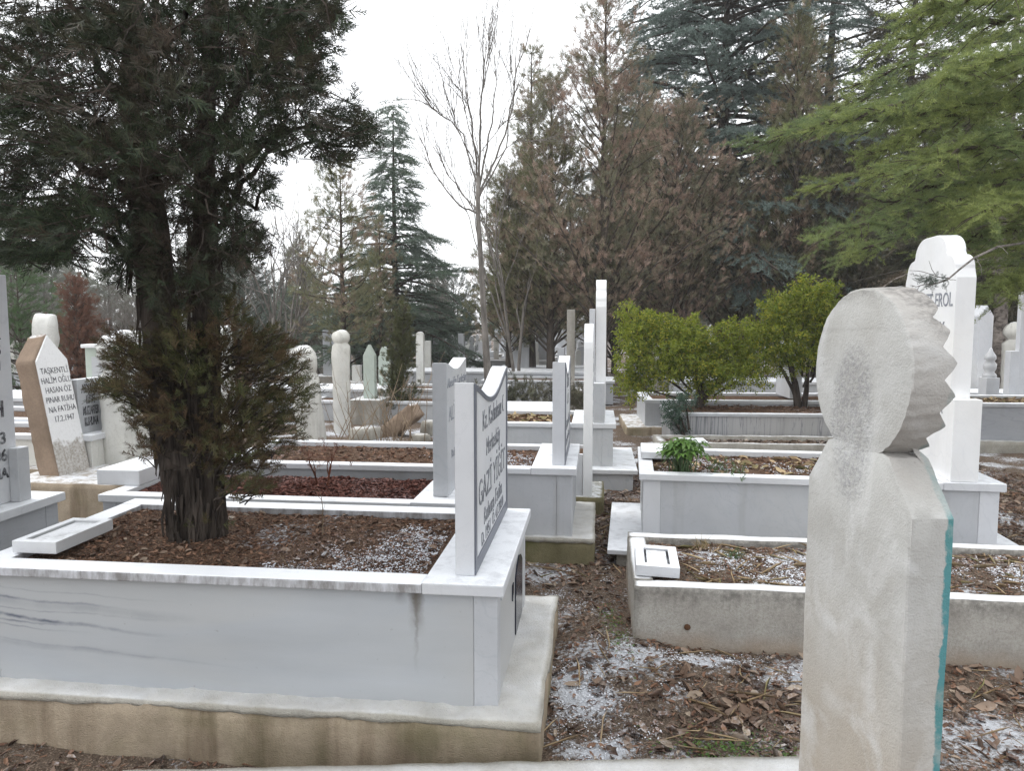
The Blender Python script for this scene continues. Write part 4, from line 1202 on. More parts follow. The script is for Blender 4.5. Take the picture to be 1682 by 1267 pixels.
litter(Q_, zfQ, .12, 2.38, .11, .81, 7000, 'litter', .006, .030)
litter(Q_, zfQ, .12, 2.38, .11, .81, 300, 'leaves', .02, .05, LEAVES)
litter(Q_, zfQ, .3, 2.38, .11, .81, 190, 'straw', .06, .22, [tpl_leaf(90 + s, .05, .08) for s in range(4)], 'dry_grass')
snow_on(Q_, zfQ, .2, 2.38, .11, .81, 4200, [(.75, .2, .3, .14, .95), (1.0, .45, .35, .22, .85), (.5, .5, .16, .2, .7), (2.0, .4, .5, .3, .7)], .003, .008)
def tuft(parent, name, label, loc, n, h, mat, cat='grass'):
    t = thing(name, label, cat, loc, 0, 'grass tufts'); V = []; F = []
    for k in range(n):
        a = random.uniform(0, 6.28); b = Vector((random.gauss(0, .02), random.gauss(0, .02), -.01)); l = h * random.uniform(.5, 1.1); sp = random.uniform(.1, .8)
        d = Vector((math.cos(a) * sp, math.sin(a) * sp, 1)).normalized(); s = d.cross(Vector((math.sin(a), math.cos(a), .2))).normalized() * .0022
        m = b + d * l * .6; tip = b + d * l + Vector((math.cos(a), math.sin(a), -.6)) * l * .18 * sp
        i = len(V); V += [b - s, b + s, m + s * .8, m - s * .8, tip]; F += [(i, i + 1, i + 2), (i, i + 2, i + 3), (i + 3, i + 2, i + 4)]
    np_mesh('blades', [tuple(v) for v in V], F, M[mat], t)
Qm = Q_.matrix_basis
tuft(Q_, 'grass_tuft', 'small green grass tuft growing near the framed white plaque', Qm @ Vector((.55, .52, .29)), 50, .11, 'shrub_green')
tuft(Q_, 'grass_tuft', 'straw yellow grass tuft at the back of the concrete kerbed grave', Qm @ Vector((.42, .70, .29)), 40, .12, 'straw')
tuft(Q_, 'grass_tuft', 'yellow-green blade tuft just right of the turquoise edged headstone', Qm @ Vector((1.42, .66, .29)), 16, .20, 'fresh')
p = on_z(1076, 922, .36)
plaque('foot_plaque', 'small square white framed plaque on the corner of the concrete kerbed grave', (p.x + .005, p.y + .0, .335), QR - .02, .215, .30, .055, 'white', 'loose marble plaques', (math.radians(3), math.radians(2)), .045)

# ---- O: graves with the yellow-green bushes --------------------------------------------------------------
OR_ = -math.radians(4)
p = on_z(1098, 679, .42)
O_, zfO = tomb('marble_grave', 'streaked marble bed grave with the two yellow-green bushes growing in it', (p.x + 3.5, p.y - .24, 0), OR_, 3.5, 1.3, .0, .38, .045, .12, .25, .02, .10, 'streaky', 'pale', 'streaky', 'soil', .03, foot=True)
litter(O_, zfO, -3.3, -.3, .15, 1.1, 900, 'litter', .03, .08)
p = on_z(1064, 662, .48)
O3, zf3 = tomb('marble_grave', 'white edged marble grave directly behind the bushes', (p.x + 3.1, p.y + .1, 0), OR_, 3.1, 1.2, .12, .44, .05, .14, .4, .02, .12, 'pale', 'white', plinth=(.12, .1, .25, .1), plinth_mat='conc', plinth_h=.12)
lobed_headstone(O3, -1.05, .16, .25, .7, .49, 1.1, 1.3, 'white')
p = on_z(1082, 750, 0)
t = thing('concrete_grave', 'low concrete framed grave in front of the streaked marble grave', 'grave', (p.x, p.y, 0), OR_)
for a in ((0, 3.2, 0, .1), (0, 3.2, .58, .68), (0, .1, .101, .579)):
    o = box('kerb_wall', M['conc_grey'], t, *a, -.05, .16, 0); roughen(o, .12, .012, 3, .006, crumble=.01)
zf = bed(t, .09, 3.2, .09, .59, .10, M['ground'])
litter(t, zf, .12, 3.1, .11, .57, 900, 'leaves', .03, .08, LEAVES)
p = on_z(1136, 733, .17)
s = thing('foot_slab', 'white marble slab on the corner of the low concrete framed grave', 'slab', (p.x, p.y + .05, .163), OR_, 'loose marble slabs'); box('slab', M['white'], s, -.17, .17, -.16, .16, 0, .07, .006)
# right of the near stone: grey grave, behind it white markers
p = on_z(1690, 664, .60)
R1, zfR = tomb('marble_grave', 'long blue-grey marble grave at the right edge beyond the reddish soil', (p.x + 1.2, p.y, 0), OR_, 3.2, 1.1, .14, .55, .05, .12, .3, .03, .1, 'grey', 'pale', plinth=(.06, .1, .06, .05), plinth_mat='mortar', plinth_h=.14)
litter(R1, zfR, -3.0, -.3, .12, .95, 900, 'straw', .03, .10, BITS)
p = on_z(1640, 648, .45)
tomb('marble_grave', 'low white slab grave carrying the baluster post', (p.x + .6, p.y + .2, 0), OR_, 1.5, .7, .1, .40, .05, slab=True, cap='white', wall='pale')
p = on_y(1605, 640, 12.6)
t = thing('headstone', 'plain white gabled headstone right of the tall lettered headstone', 'headstone', (p.x, 12.6, 0), 0, 'white headstones at the right edge', (0, 0, .45))
MB().prism_x([(-.19, .0), (.19, .0), (.19, 1.66), (.0, 1.84), (-.19, 1.66)], -.10, .10).build('slab', M['white'], t, .008)
t.rotation_euler = (0, 0, -1.1)
p = on_y(1624, 640, 11.3)
t = thing('baluster_post', 'small turned white baluster post beside the gabled headstone', 'post', (p.x, 11.3, 0), 0)
box('pedestal', M['white'], t, -.10, .10, -.10, .10, .40, .72, .006)
MB().lathe([(.095, .721), (.095, .76), (.06, .80), (.085, .85), (.09, .92), (.055, .97), (.08, 1.0), (.075, 1.05), (.03, 1.12), (.02, 1.16), (.004, 1.17)], seg=14).build('baluster', M['white'], t, smooth=True)
p = on_y(1668, 640, 10.4)
t = thing('headstone', 'tall blue-white headstone with pilaster, cut by the right edge', 'headstone', (p.x, 10.4, 0), OR_, 'white headstones at the right edge')
box('slab', M['white'], t, .02, .62, 0, .10, .45, 1.98, .006)
box('pilaster', M['white'], t, -.10, .018, -.02, .12, .45, 1.16, .006)
box('base', M['pale'], t, -.25, .8, -.25, .35, -.05, .45, .006)
p = on_y(1661, 640, 13.5)
old_stele('headstone', 'pinkish round headed headstone between the pine trunk and the right edge', (p.x, 13.5, 0), .35, .2, 1.55, 'aged', 1.2, (0, 0), .25)

# ------------------------------------------------------------------ far headstones in the centre
WORDS = {'gable': 'gabled', 'round': 'round topped', 'flat': 'square cut', 'lobed': 'stepped', 'turban': 'round headed'}
def far_stone(px, top, base, Y, wpx, form, mat, rz=None):
    a = on_y(px, top, Y); H = a.z; w = max(.14, wpx / FPX * Y)
    t = thing('headstone', '', 'headstone', (a.x, Y, 0), GR + random.uniform(-.15, .15) if rz is None else rz, 'far headstones in the middle distance')
    th = .12
    if form == 'gable': pr = [(-w / 2, -.05), (w / 2, -.05), (w / 2, H * .86), (0, H), (-w / 2, H * .86)]
    elif form == 'round':
        pr = [(-w / 2, -.05), (w / 2, -.05)] + [(w / 2 * math.cos(math.pi * k / 10), H - w / 2 + w / 2 * math.sin(math.pi * k / 10)) for k in range(11)]
    elif form == 'flat': pr = [(-w / 2, -.05), (w / 2, -.05), (w / 2, H), (-w / 2, H)]
    elif form == 'lobed': pr = [(-w / 2, -.05), (w / 2, -.05), (w / 2, H * .84), (w * .36, H * .88), (w * .34, H * .94), (w * .15, H), (-w * .15, H), (-w * .34, H * .94), (-w * .36, H * .88), (-w / 2, H * .84)]
    else: pr = [(-w / 2, -.05), (w / 2, -.05), (w / 2, H * .72), (w * .22, H * .78)] + [(w * .42 * math.cos(math.radians(-40 + 26 * k)), H * .88 + H * .12 * math.sin(math.radians(-40 + 26 * k))) for k in range(11)] + [(-w * .22, H * .78), (-w / 2, H * .72)]
    m = MB(); n = len(pr)
    m.add([(x, -th / 2, z) for x, z in pr] + [(x, th / 2, z) for x, z in pr], [tuple(range(n)), tuple(range(2 * n - 1, n - 1, -1))] + [((i + 1) % n, i, n + i, n + (i + 1) % n) for i in range(n)])
    m.build('slab', M[mat], t, .006)
    b = box('base', M['pale' if mat == 'white' else 'conc_grey'], t, -w * .9 - .08, w * .9 + .08, -.3, .3, -.05, random.uniform(.2, .4), .006)
    return t, px, form, mat
FAR = []
spec = [(607, 566, 640, 11.5, 19, 'gable', 'greenish'), (631, 570, 632, 13, 18, 'lobed', 'greenish'), (586, 600, 640, 15, 14, 'flat', 'aged'), (690, 545, 640, 14, 12, 'round', 'aged'), (703, 560, 640, 17, 10, 'flat', 'aged'),
        (716, 549, 600, 19, 8, 'flat', 'white'), (741, 550, 600, 20, 14, 'lobed', 'white'), (731, 556, 600, 23, 7, 'turban', 'white'), (758, 548, 600, 18, 6, 'flat', 'white'), (775, 552, 600, 21, 9, 'turban', 'white'), (790, 560, 600, 25, 8, 'gable', 'white'),
        (815, 556, 600, 22, 7, 'flat', 'aged'), (832, 566, 610, 24, 6, 'flat', 'white'), (845, 580, 620, 19, 10, 'round', 'pale'), (862, 560, 620, 26, 7, 'round', 'aged'), (881, 562, 620, 20, 6, 'turban', 'aged'), (871, 586, 620, 22, 9, 'gable', 'white'),
        (905, 590, 620, 25, 8, 'flat', 'pale'), (922, 571, 620, 15, 11, 'flat', 'pale'), (938, 509, 600, 13, 7, 'flat', 'conc_grey'), (950, 575, 620, 19, 8, 'round', 'aged'), (655, 566, 620, 24, 9, 'round', 'aged'), (668, 572, 620, 21, 8, 'gable', 'pale'),
        (550, 575, 640, 18, 9, 'round', 'aged'), (536, 590, 640, 21, 9, 'flat', 'pale'), (470, 575, 640, 17, 10, 'gable', 'aged'), (455, 585, 640, 20, 10, 'round', 'white'), (803, 548, 600, 30, 6, 'gable', 'white'), (748, 553, 600, 29, 6, 'round', 'white'), (767, 556, 600, 32, 6, 'gable', 'white'),
        (784, 549, 600, 27, 5, 'turban', 'white'), (1285, 610, 650, 15, 22, 'flat', 'white'), (1080, 600, 650, 17, 12, 'round', 'pale'), (1225, 600, 650, 19, 13, 'gable', 'white'), (1180, 610, 650, 22, 10, 'flat', 'aged'), (1040, 590, 650, 20, 10, 'lobed', 'white'),
        (20, 560, 640, 14, 14, 'flat', 'aged'), (110, 575, 640, 18, 12, 'round', 'white'), (300, 580, 640, 15, 14, 'round', 'aged'), (420, 590, 640, 14, 14, 'flat', 'pale'), (1640, 575, 640, 18, 9, 'round', 'white'), (1577, 560, 640, 19, 10, 'gable', 'white')]
for k in range(46):
    px = random.choice([random.uniform(560, 840), random.uniform(820, 970), random.uniform(700, 900), random.uniform(420, 560), random.uniform(1020, 1330)]); Y = random.uniform(17, 38)
    spec.append((px, 525 + (1.6 - random.uniform(.75, 1.45)) * FPX / Y, 0, Y, FPX / Y * random.uniform(.25, .55), random.choice(('gable', 'round', 'flat', 'lobed', 'turban')), random.choice(('white', 'white', 'aged', 'pale'))))
for s in spec: FAR.append(far_stone(*s))
ORD = ['first', 'second', 'third', 'fourth', 'fifth', 'sixth', 'seventh', 'eighth', 'ninth', 'tenth', 'eleventh', 'twelfth', 'thirteenth', 'fourteenth', 'fifteenth', 'sixteenth', 'seventeenth', 'eighteenth', 'nineteenth', 'twentieth']
cnt = {}
TINT = {'greenish': 'greenish', 'aged': 'weathered', 'white': 'white', 'pale': 'pale grey', 'conc_grey': 'concrete'}
tot = {}
for t, px, form, mt in FAR: tot[(form, mt)] = tot.get((form, mt), 0) + 1
for t, px, form, mt in sorted(FAR, key=lambda a: a[1]):
    k = cnt.get((form, mt), 0); cnt[(form, mt)] = k + 1
    where = 'far left beyond the leaning stone' if px < 350 else 'behind the old stones left of centre' if px < 640 else 'beyond the wavy topped headstone' if px < 800 else 'under the brown cypress trunks' if px < 1000 else 'behind the yellow-green bushes' if px < 1400 else 'at the far right'
    t['label'] = ('%s far %s %s headstone %s' % (ORD[k] + ' from left,' if tot[(form, mt)] > 1 else 'only', TINT[mt], WORDS[form], where))

# far low grave beds
for k, (px, py, zz, L0, lb) in enumerate(((700, 640, .45, 2.6, 'left of the wavy topped headstone'), (900, 605, .45, 2.4, 'under the cypress trunks'), (860, 592, .45, 3, 'farthest below the cypress trunks'), (1240, 628, .5, 2.8, 'just behind the bushes'), (760, 612, .4, 2.6, 'beyond the bare tree'), (520, 640, .45, 2.4, 'left of the old tall headstone'))):
    p = on_z(px, py, zz); tomb('marble_grave', 'distant low marble bed grave ' + lb, (p.x + L0 / 2, p.y, 0), GR, L0, 1.0, .05, zz - .05, .05, wall='pale', cap='white', slab=bool(k % 2))

# ------------------------------------------------------------------ juniper in the big grave
def juniper():
    Y0 = 3.30
    base = on_z(326, 890, .60)
    t = thing('juniper_tree', 'big dark shaggy juniper with twin trunks rooted in the big marble grave', 'tree', (0, 0, 0))
    def P(px, py, dy=0.0): return on_y(px, py, base.y + dy)
    tr = MB()
    # fused butt
    tr.tube([P(326, 925), P(327, 880), P(327, 830), P(322, 780), P(312, 735)], [.125, .094, .084, .088, .096], 18, .5)
    tr.tube([P(345, 912, -.03), P(342, 860, -.02), P(340, 790), P(338, 730)], [.075, .062, .056, .058], 12, .45)
    tr.tube([P(308, 910, -.05), P(311, 850, -.04), P(306, 780, -.01), P(302, 740)], [.068, .052, .052, .054], 12, .45)
    tr.build('trunk', M['bark'], t, smooth=True)
    lt = MB(); lt.tube([P(300, 770), P(285, 680, .05), P(272, 590, .1), P(258, 480, .12), P(246, 380, .15), P(233, 270, .2), P(222, 140, .25), P(215, 0, .3), P(212, -200, .35), P(216, -420, .4)], [.105, .086, .076, .073, .070, .064, .055, .045, .032, .016], 14, .45)
    lt.build('stem', M['bark'], t, smooth=True)
    rt = MB(); rt.tube([P(340, 760), P(338, 660, .03), P(337, 540, .02), P(334, 440, 0), P(336, 330, 0), P(338, 200, -.05), P(345, 80, -.08), P(352, -60, -.1), P(356, -300, -.1)], [.068, .056, .052, .049, .044, .038, .031, .024, .012], 12, .45)
    rt.build('stem', M['bark'], t, smooth=True)
    # bark strips
    st = MB()
    for k in range(260):
        a = random.uniform(0, 6.28)
        if random.random() < .5: c, dd = along([P(326, 915), P(327, 830), P(318, 760)], random.random()); r = .125
        elif random.random() < .6: c, dd = along([P(300, 770), P(272, 590, .1), P(246, 380, .15)], random.random()); r = .09
        else: c, dd = along([P(340, 760), P(337, 540), P(336, 330)], random.random()); r = .066
        q = c + Vector((math.cos(a) * r, -abs(math.sin(a)) * r, 0))
        l = random.uniform(.08, .24)
        st.tube([q, q + Vector((random.gauss(0, .006), -.008, -l * .5)), q + Vector((random.gauss(0, .012), random.uniform(-.02, .0), -l))], [.009, .008, .002], 4)
    st.build('bark_strips', M['bark'], t)
    limbs = MB()
    # main limbs: (pixel path, radius)
    L = [([(240, 330), (180, 290), (100, 250), (-10, 215)], .03, .1), ([(238, 300), (205, 180), (150, 90), (110, -30)], .032, .2), ([(228, 200), (255, 80), (262, -40)], .03, -.2), ([(336, 330), (400, 270), (470, 215), (540, 195)], .024, .15),
         ([(338, 240), (395, 150), (450, 70), (500, -20)], .026, .05), ([(340, 150), (362, 60), (390, -60)], .022, .3), ([(336, 400), (390, 330), (440, 250), (500, 240), (600, 240)], .018, -.1), ([(262, 460), (200, 400), (120, 370), (30, 380)], .022, -.35),
         ([(250, 400), (170, 330), (80, 320), (-20, 330)], .022, .3), ([(246, 250), (150, 200), (60, 120), (-20, 60)], .025, -.35), ([(338, 300), (420, 330), (440, 300)], .014, -.3), ([(222, 120), (300, 40), (340, -40)], .022, -.4),
         ([(290, 720), (250, 690), (215, 655), (190, 620)], .028, -.12), ([(345, 740), (400, 690), (450, 640), (500, 600)], .014, -.15), ([(340, 650), (390, 600), (440, 560), (480, 545)], .012, .15), ([(345, 770), (380, 760), (420, 770), (450, 745)], .01, -.25), ([(300, 700), (270, 640), (230, 590)], .012, .1)]
    for pp, r, dy in L:
        n = len(pp); pts = [P(a, b, dy * i / (n - 1) + .1) for i, (a, b) in enumerate(pp)]
        fine = []
        for i in range(n - 1):
            for q in range(4): fine.append(pts[i].lerp(pts[i + 1], q / 4) + rv(.012))
        fine.append(pts[-1])
        limbs.tube(fine, [r * (1 - .8 * i / (len(fine) - 1)) for i in range(len(fine))], 6, .2)
    # fine twigs everywhere
    # crown: clumps given by their place in the tree (px, py, half-width, half-height, depth offset, count)
    CL = [(60, 60, 110, 75, .2, 300), (180, 40, 100, 70, -.1, 300), (300, 40, 90, 80, .2, 280), (400, 40, 90, 70, 0, 260), (480, 40, 75, 65, .15, 240), (525, 20, 45, 60, .0, 95), (60, 160, 100, 70, -.2, 290), (170, 150, 80, 70, .35, 180), (270, 150, 80, 80, -.25, 280), (370, 130, 80, 70, .3, 220),
          (450, 130, 75, 65, -.1, 230), (510, 130, 45, 55, .1, 90), (40, 260, 90, 60, .2, 230), (130, 240, 70, 45, -.35, 170), (210, 260, 75, 65, -.3, 250), (300, 260, 80, 75, .0, 260), (390, 230, 65, 60, -.2, 170), (455, 215, 60, 45, .1, 130), (520, 205, 45, 45, .0, 62), (570, 200, 38, 42, .0, 70), (590, 225, 22, 32, .1, 40), (540, 255, 35, 22, .1, 48),
          (20, 350, 70, 60, -.2, 170), (90, 375, 70, 45, -.3, 180), (160, 340, 70, 50, -.25, 180), (100, 410, 45, 28, -.3, 90), (25, 415, 45, 22, -.2, 70), (225, 350, 50, 60, .25, 120), (305, 350, 45, 60, .3, 110), (370, 340, 50, 60, -.05, 130), (400, 400, 38, 45, .1, 85), (370, 430, 32, 50, .1, 70), (205, 430, 22, 50, .1, 40), (300, 470, 30, 50, .15, 60), (190, 415, 25, 30, -.1, 28), (60, 300, 100, 70, .5, 110), (150, 60, 120, 80, .6, 130), (330, 90, 110, 90, .6, 90), (240, 200, 90, 90, -.35, 110), (290, 300, 40, 60, -.3, 60), (255, 400, 22, 45, -.25, 34), (262, 480, 20, 40, -.22, 34), (325, 430, 20, 50, -.2, 30), (350, 480, 18, 40, -.15, 26),
          (-90, 100, 120, 120, 0, 260), (-80, 300, 110, 110, 0, 200), (430, 300, 30, 26, 0, 40),
          (100, -120, 190, 110, 0, 420), (330, -120, 200, 110, 0, 420), (250, -330, 220, 120, 0, 380), (280, -560, 140, 130, 0, 220), (-80, -120, 110, 110, 0, 140)]
    pts = []
    tw = MB()
    for (px, py, rx, ry, dy, n) in CL:
        if py > -90: n = int(n * 1.75)
        for k in range(n):
            for _ in range(4):
                a, b = random.gauss(0, .48), random.gauss(0, .48)
                if a * a + b * b < 1.1: break
            depth = dy + random.gauss(0, .26 + min(rx, 120) / 500)
            q = P(px + a * rx, py + b * ry, depth)
            # growth direction: outwards from the stem axis, drooping at the tips
            out = Vector((px - 290 + a * rx, 0, 0)) * .004 + Vector((0, depth, 0))
            d = out + rv(.55) + Vector((0, 0, -.25 if random.random() < .6 else .5))
            pts.append((q, d, random.uniform(.038, .10)))
            if k % 9 == 0:
                tw.tube(path(q - d.normalized() * .12, d, .22, 3, .05, .15), [.0035, .003, .002, .001], 3)
    foliage('crown', SPRAYS_FINE, pts, M['juniper'], t, .8)
    # low skirts of brush round the stems
    LOW = [(285, 560, 30, 45, -.18, 70), (318, 620, 30, 40, -.18, 80), (290, 690, 26, 40, -.2, 60), (332, 560, 22, 40, -.15, 40), (230, 600, 55, 50, -.1, 230), (195, 570, 22, 35, -.1, 60), (200, 640, 35, 30, -.15, 100), (245, 680, 36, 50, -.05, 120), (312, 600, 45, 60, .12, 150), (305, 500, 24, 50, .1, 60), (372, 520, 25, 40, .0, 60), (380, 580, 60, 50, -.05, 240), (430, 580, 48, 42, .05, 180), (462, 605, 36, 44, .0, 85), (498, 640, 18, 30, .0, 22), (430, 660, 62, 50, -.1, 230), (375, 690, 50, 50, -.12, 190), (400, 750, 52, 36, -.2, 210), (460, 700, 34, 42, -.05, 110), (345, 740, 42, 34, -.2, 85), (420, 800, 26, 16, -.2, 40), (250, 740, 26, 16, -.15, 30), (380, 800, 24, 22, -.25, 34), (330, 860, 35, 18, -.18, 8)]
    pts = []
    for (px, py, rx, ry, dy, n) in LOW:
        for k in range(int(n * 1.2)):
            for _ in range(4):
                a, b = random.gauss(0, .5), random.gauss(0, .5)
                if a * a + b * b < 1.1: break
            a *= 1.15; b *= 1.1
            depth = dy + random.gauss(0, .15)
            q = P(px + a * rx, py + b * ry, depth)
            d = Vector((px + a * rx - 318, 0, 0)) * .007 + Vector((0, depth * 1.5, 0)) + rv(.45) + Vector((0, 0, .45))
            pts.append((q, d, random.uniform(.032, .085)))
            if k % 6 == 0:
                o = P(318 + (px - 318) * .4, py + 35, dy * .6); tw.tube([q - (q - o) * .45 + rv(.015), q - (q - o) * .2 + rv(.01), q], [.004, .003, .0015], 3)
    foliage('lower_brush', SPRAYS_FINE, pts, M['juniper_low'], t, .8)
    limbs.build('limbs', M['bark'], t, smooth=True)
    tw.build('twigs', M['bark'], t)
    return t
juniper()

# ------------------------------------------------------------------ bushes with yellow-green leaves
def leaf_bush(name, label, base, stems, clumps, mat, group, size=(.085, .16), tpls=None, spread=.9):
    t = thing(name, label, 'bush', base, 0, group); mb = MB(); b0 = Vector(base)
    for pts, r in stems:
        pp = [Vector(q) - b0 for q in pts]; mb.tube(pp, [r * (1 - .6 * i / (len(pp) - 1)) for i in range(len(pp))], 6, .2)
    pts = []
    for (c, rx, ry, rz, n) in clumps:
        c = Vector(c) - b0
        n = int(n * random.uniform(.7, 1.0)); rx, ry, rz = rx * .86, ry * .86, rz * .86
        mb.tube([Vector((c.x * .3, c.y * .3, c.z * .4)), Vector((c.x * .7, c.y * .7, c.z * .75)), c], [.016, .011, .005], 4)
        for k in range(n):
            v = rv(1).normalized() * (random.random() ** .45)
            q = c + Vector((v.x * rx, v.y * ry, v.z * rz))
            pts.append((q, v * spread + rv(.4) + Vector((0, 0, .45)), random.uniform(*size)))
        for k in range(5 if n > 100 else 0):                  # stray shoots beyond the clump
            v = Vector((random.gauss(0, 1), random.gauss(0, 1), abs(random.gauss(.6, .8)))).normalized()
            for q_ in range(4): pts.append((c + Vector((v.x * rx, v.y * ry, v.z * rz)) * (1.0 + .14 * q_), v + rv(.3), size[1] * (.9 - .12 * q_)))
    mb.build('stems', M['bark'], t); foliage('foliage', tpls or LEAFY, pts, M[mat], t, .9)
    return t
def PX(px, py, Y): return on_y(px, py, Y)
Yb = 9.95
b1 = on_z(1150, 668, .42); b1 = Vector((PX(1150, 668, Yb).x, Yb, .42))
def bc(lst, Y):
    out = []
    for px, py, rx, ry, dy, n in lst:
        m = Y / FPX; out.append((PX(px, py, Y + dy), rx * m, rx * m * .9, ry * m, n))
    return out
leaf_bush('evergreen_bush', 'wide yellow-green evergreen bush at left in the streaked marble grave', b1,
          [([b1 + Vector((0, 0, -.1)), PX(1150, 640, Yb), PX(1140, 600, Yb)], .07), ([b1, PX(1165, 640, Yb), PX(1200, 610, Yb)], .045)],
          bc([(1045, 545, 36, 34, 0, 330), (1040, 590, 30, 35, -.1, 250), (1042, 635, 26, 28, .0, 200), (1085, 550, 38, 34, .1, 330), (1090, 595, 36, 36, -.2, 330), (1130, 560, 34, 34, 0, 280), (1140, 600, 40, 34, -.1, 320), (1160, 580, 30, 40, .1, 240), (1175, 620, 42, 28, -.1, 300), (1155, 645, 30, 14, 0, 110), (1205, 590, 38, 36, .1, 320), (1225, 620, 36, 26, -.1, 250), (1030, 515, 14, 12, 0, 40), (1215, 548, 26, 20, 0, 120), (1240, 585, 28, 30, 0, 180), (1090, 620, 30, 24, 0, 150)], Yb), 'box_yellow', 'yellow-green evergreen bushes')
Yb2 = 10.1
b2 = Vector((PX(1313, 668, Yb2).x, Yb2, .42))
leaf_bush('evergreen_bush', 'taller yellow-green evergreen bush half hidden by the near headstone', b2,
          [([b2 + Vector((0, 0, -.1)), PX(1306, 630, Yb2), PX(1295, 590, Yb2)], .06), ([b2 + Vector((.05, 0, -.1)), PX(1325, 640, Yb2), PX(1328, 590, Yb2)], .045), ([b2, PX(1302, 640, Yb2), PX(1280, 600, Yb2)], .035)],
          bc([(1280, 520, 30, 34, 0, 260), (1285, 565, 38, 36, -.1, 320), (1320, 500, 36, 32, 0, 290), (1325, 545, 38, 38, .1, 320), (1300, 595, 40, 22, 0, 220), (1350, 520, 34, 40, 0, 300), (1370, 570, 36, 40, 0, 300), (1320, 472, 14, 12, 0, 45), (1360, 480, 18, 14, 0, 60), (1255, 560, 22, 26, .1, 120), (1335, 590, 26, 24, -.1, 140), (1400, 545, 36, 44, .1, 240)], Yb2), 'box_yellow', 'yellow-green evergreen bushes')
b3 = on_z(1112, 684, .3)
leaf_bush('small_bush', 'small grey-green bush spilling over the corner of the streaked grave', Vector((b3.x, 9.15, .0)), [([Vector((b3.x, 9.3, 0)), PX(1112, 672, 9.3)], .012)],
          bc([(1112, 672, 22, 15, 0, 110), (1126, 660, 18, 13, 0, 80), (1103, 684, 16, 14, 0, 80), (1110, 698, 14, 12, 0, 60), (1118, 712, 12, 10, 0, 40)], 9.3), 'blue_bush', None, (.06, .11))

# ------------------------------------------------------------------ background trees
def gb(px, Y): return (PX(px, 500, Y).x, Y, 0)
def top_h(py, Y): return on_y(841, py, Y).z
CON = 'conifers beyond the graves'
# blue-green cedar, centre
conifer('cedar_tree', 'slender blue-green cedar with sparse tiered tip, left of the bare tree', gb(650, 19), top_h(165, 19), 2.7, 'cedar', 'cedar_green', CON, zmin=.10, dens=3.0, shape=lambda t: (1 - t) ** 1.05 * (.62 if t > .52 else 1.0) + .07, size=.85)
# olive pine left of it
conifer('cypress_tree', 'open olive-brown cypress with visible trunk, left of the slender cedar', gb(563, 15), top_h(268, 15), 1.35, 'pine', 'cypress_olive', CON, zmin=.28, dens=1.7, shape=lambda t: (1 - .75 * t) * min(1, .5 + t * 2), size=.8, holes=.1)
conifer('cypress_tree', 'small brown cypress clump beside the slender cedar', gb(625, 17), top_h(360, 17), .7, 'cypress', 'cypress_olive', CON, zmin=.25, dens=.6, size=.9)
# dark thuja cone
p = on_z(655, 690, 0)
conifer('thuja_shrub', 'narrow leaning dark green thuja spire among the old graves', (PX(650, 690, 11.8).x, 11.8, 0), top_h(505, 11.8), .30, 'cypress', 'thuja', CON, zmin=.02, dens=2.2, size=.55, lean=(.09, 0), shape=lambda t: (1 - t) ** .6 + .05)
# browning cypress cluster
conifer('cypress_tree', 'browning columnar cypress just right of the bare tree', gb(835, 17), top_h(285, 17), 1.0, 'cypress', 'cypress_olive', CON, zmin=.2, dens=1.2, shape=lambda t: (1 - t) ** .55 * .9 + .1)
conifer('cypress_tree', 'tall brown and olive cypress with narrow twisted top', gb(905, 16), top_h(135, 16), 1.3, 'cypress', 'cypress_olive', CON, zmin=.16, dens=1.05, shape=lambda t: (1 - t) ** .9 + .15)
conifer('cypress_tree', 'rusty brown cypress with long thin bare stem above the stepped headstone', gb(990, 15), top_h(-60, 15), 1.7, 'cypress', 'cypress_brown', CON, zmin=.16, dens=.95, trunk_r=.11, shape=lambda t: (1 - t) ** 1.3 * 1.1 + .16, holes=.2)
conifer('cypress_tree', 'broad reddish brown cypress behind the yellow-green bushes', gb(1110, 17), top_h(185, 17), 2.1, 'cypress', 'cypress_brown', CON, zmin=.12, dens=.85, shape=lambda t: (1 - t) ** .6 + .08)
conifer('cypress_tree', 'dark brown cypress filling behind the streaked grave', gb(1210, 18), top_h(320, 18), 1.5, 'cypress', 'cypress_brown', CON, zmin=.1, dens=1.0, shape=lambda t: (1 - t) ** .5 + .08)
conifer('cypress_tree', 'olive-brown flat topped cypress between the two tall cedars', gb(1300, 17), top_h(38, 17), 1.25, 'cypress', 'cypress_olive', CON, zmin=.14, dens=.95, shape=lambda t: (1 - t) ** .35 * .95 + .05)
conifer('cypress_tree', 'loose grey-brown cypress filling the gap left of the tall cedar', gb(1045, 21), top_h(90, 21), 2.0, 'cypress', 'cypress_brown', CON, zmin=.12, dens=.9, shape=lambda t: (1 - t) ** .8 + .1, holes=.15)
conifer('cypress_tree', 'thin olive cypress standing behind the columnar cypress by the bare tree', gb(868, 22), top_h(215, 22), 1.1, 'cypress', 'cypress_olive', CON, zmin=.15, dens=1.0, shape=lambda t: (1 - t) ** .8 + .12, holes=.15)
conifer('cypress_tree', 'dark cypress low between the stepped headstone and the bushes', gb(1010, 22), top_h(330, 22), 2.1, 'cypress', 'conifer_dark', CON, zmin=.08, dens=1.0, shape=lambda t: (1 - t) ** .4)
conifer('pine_tree', 'hazy grey-green pine beyond the bare tree', gb(745, 27), top_h(455, 27), 1.6, 'pine', 'needle_grey', CON, zmin=.1, dens=1.5, size=1.2, shape=lambda t: (1 - t) ** .5)
conifer('pine_tree', 'hazy grey-green pine low between the slender cedar and bare tree', gb(705, 30), top_h(480, 30), 1.6, 'pine', 'needle_grey', CON, zmin=.1, dens=1.4, size=1.3, shape=lambda t: (1 - t) ** .5)
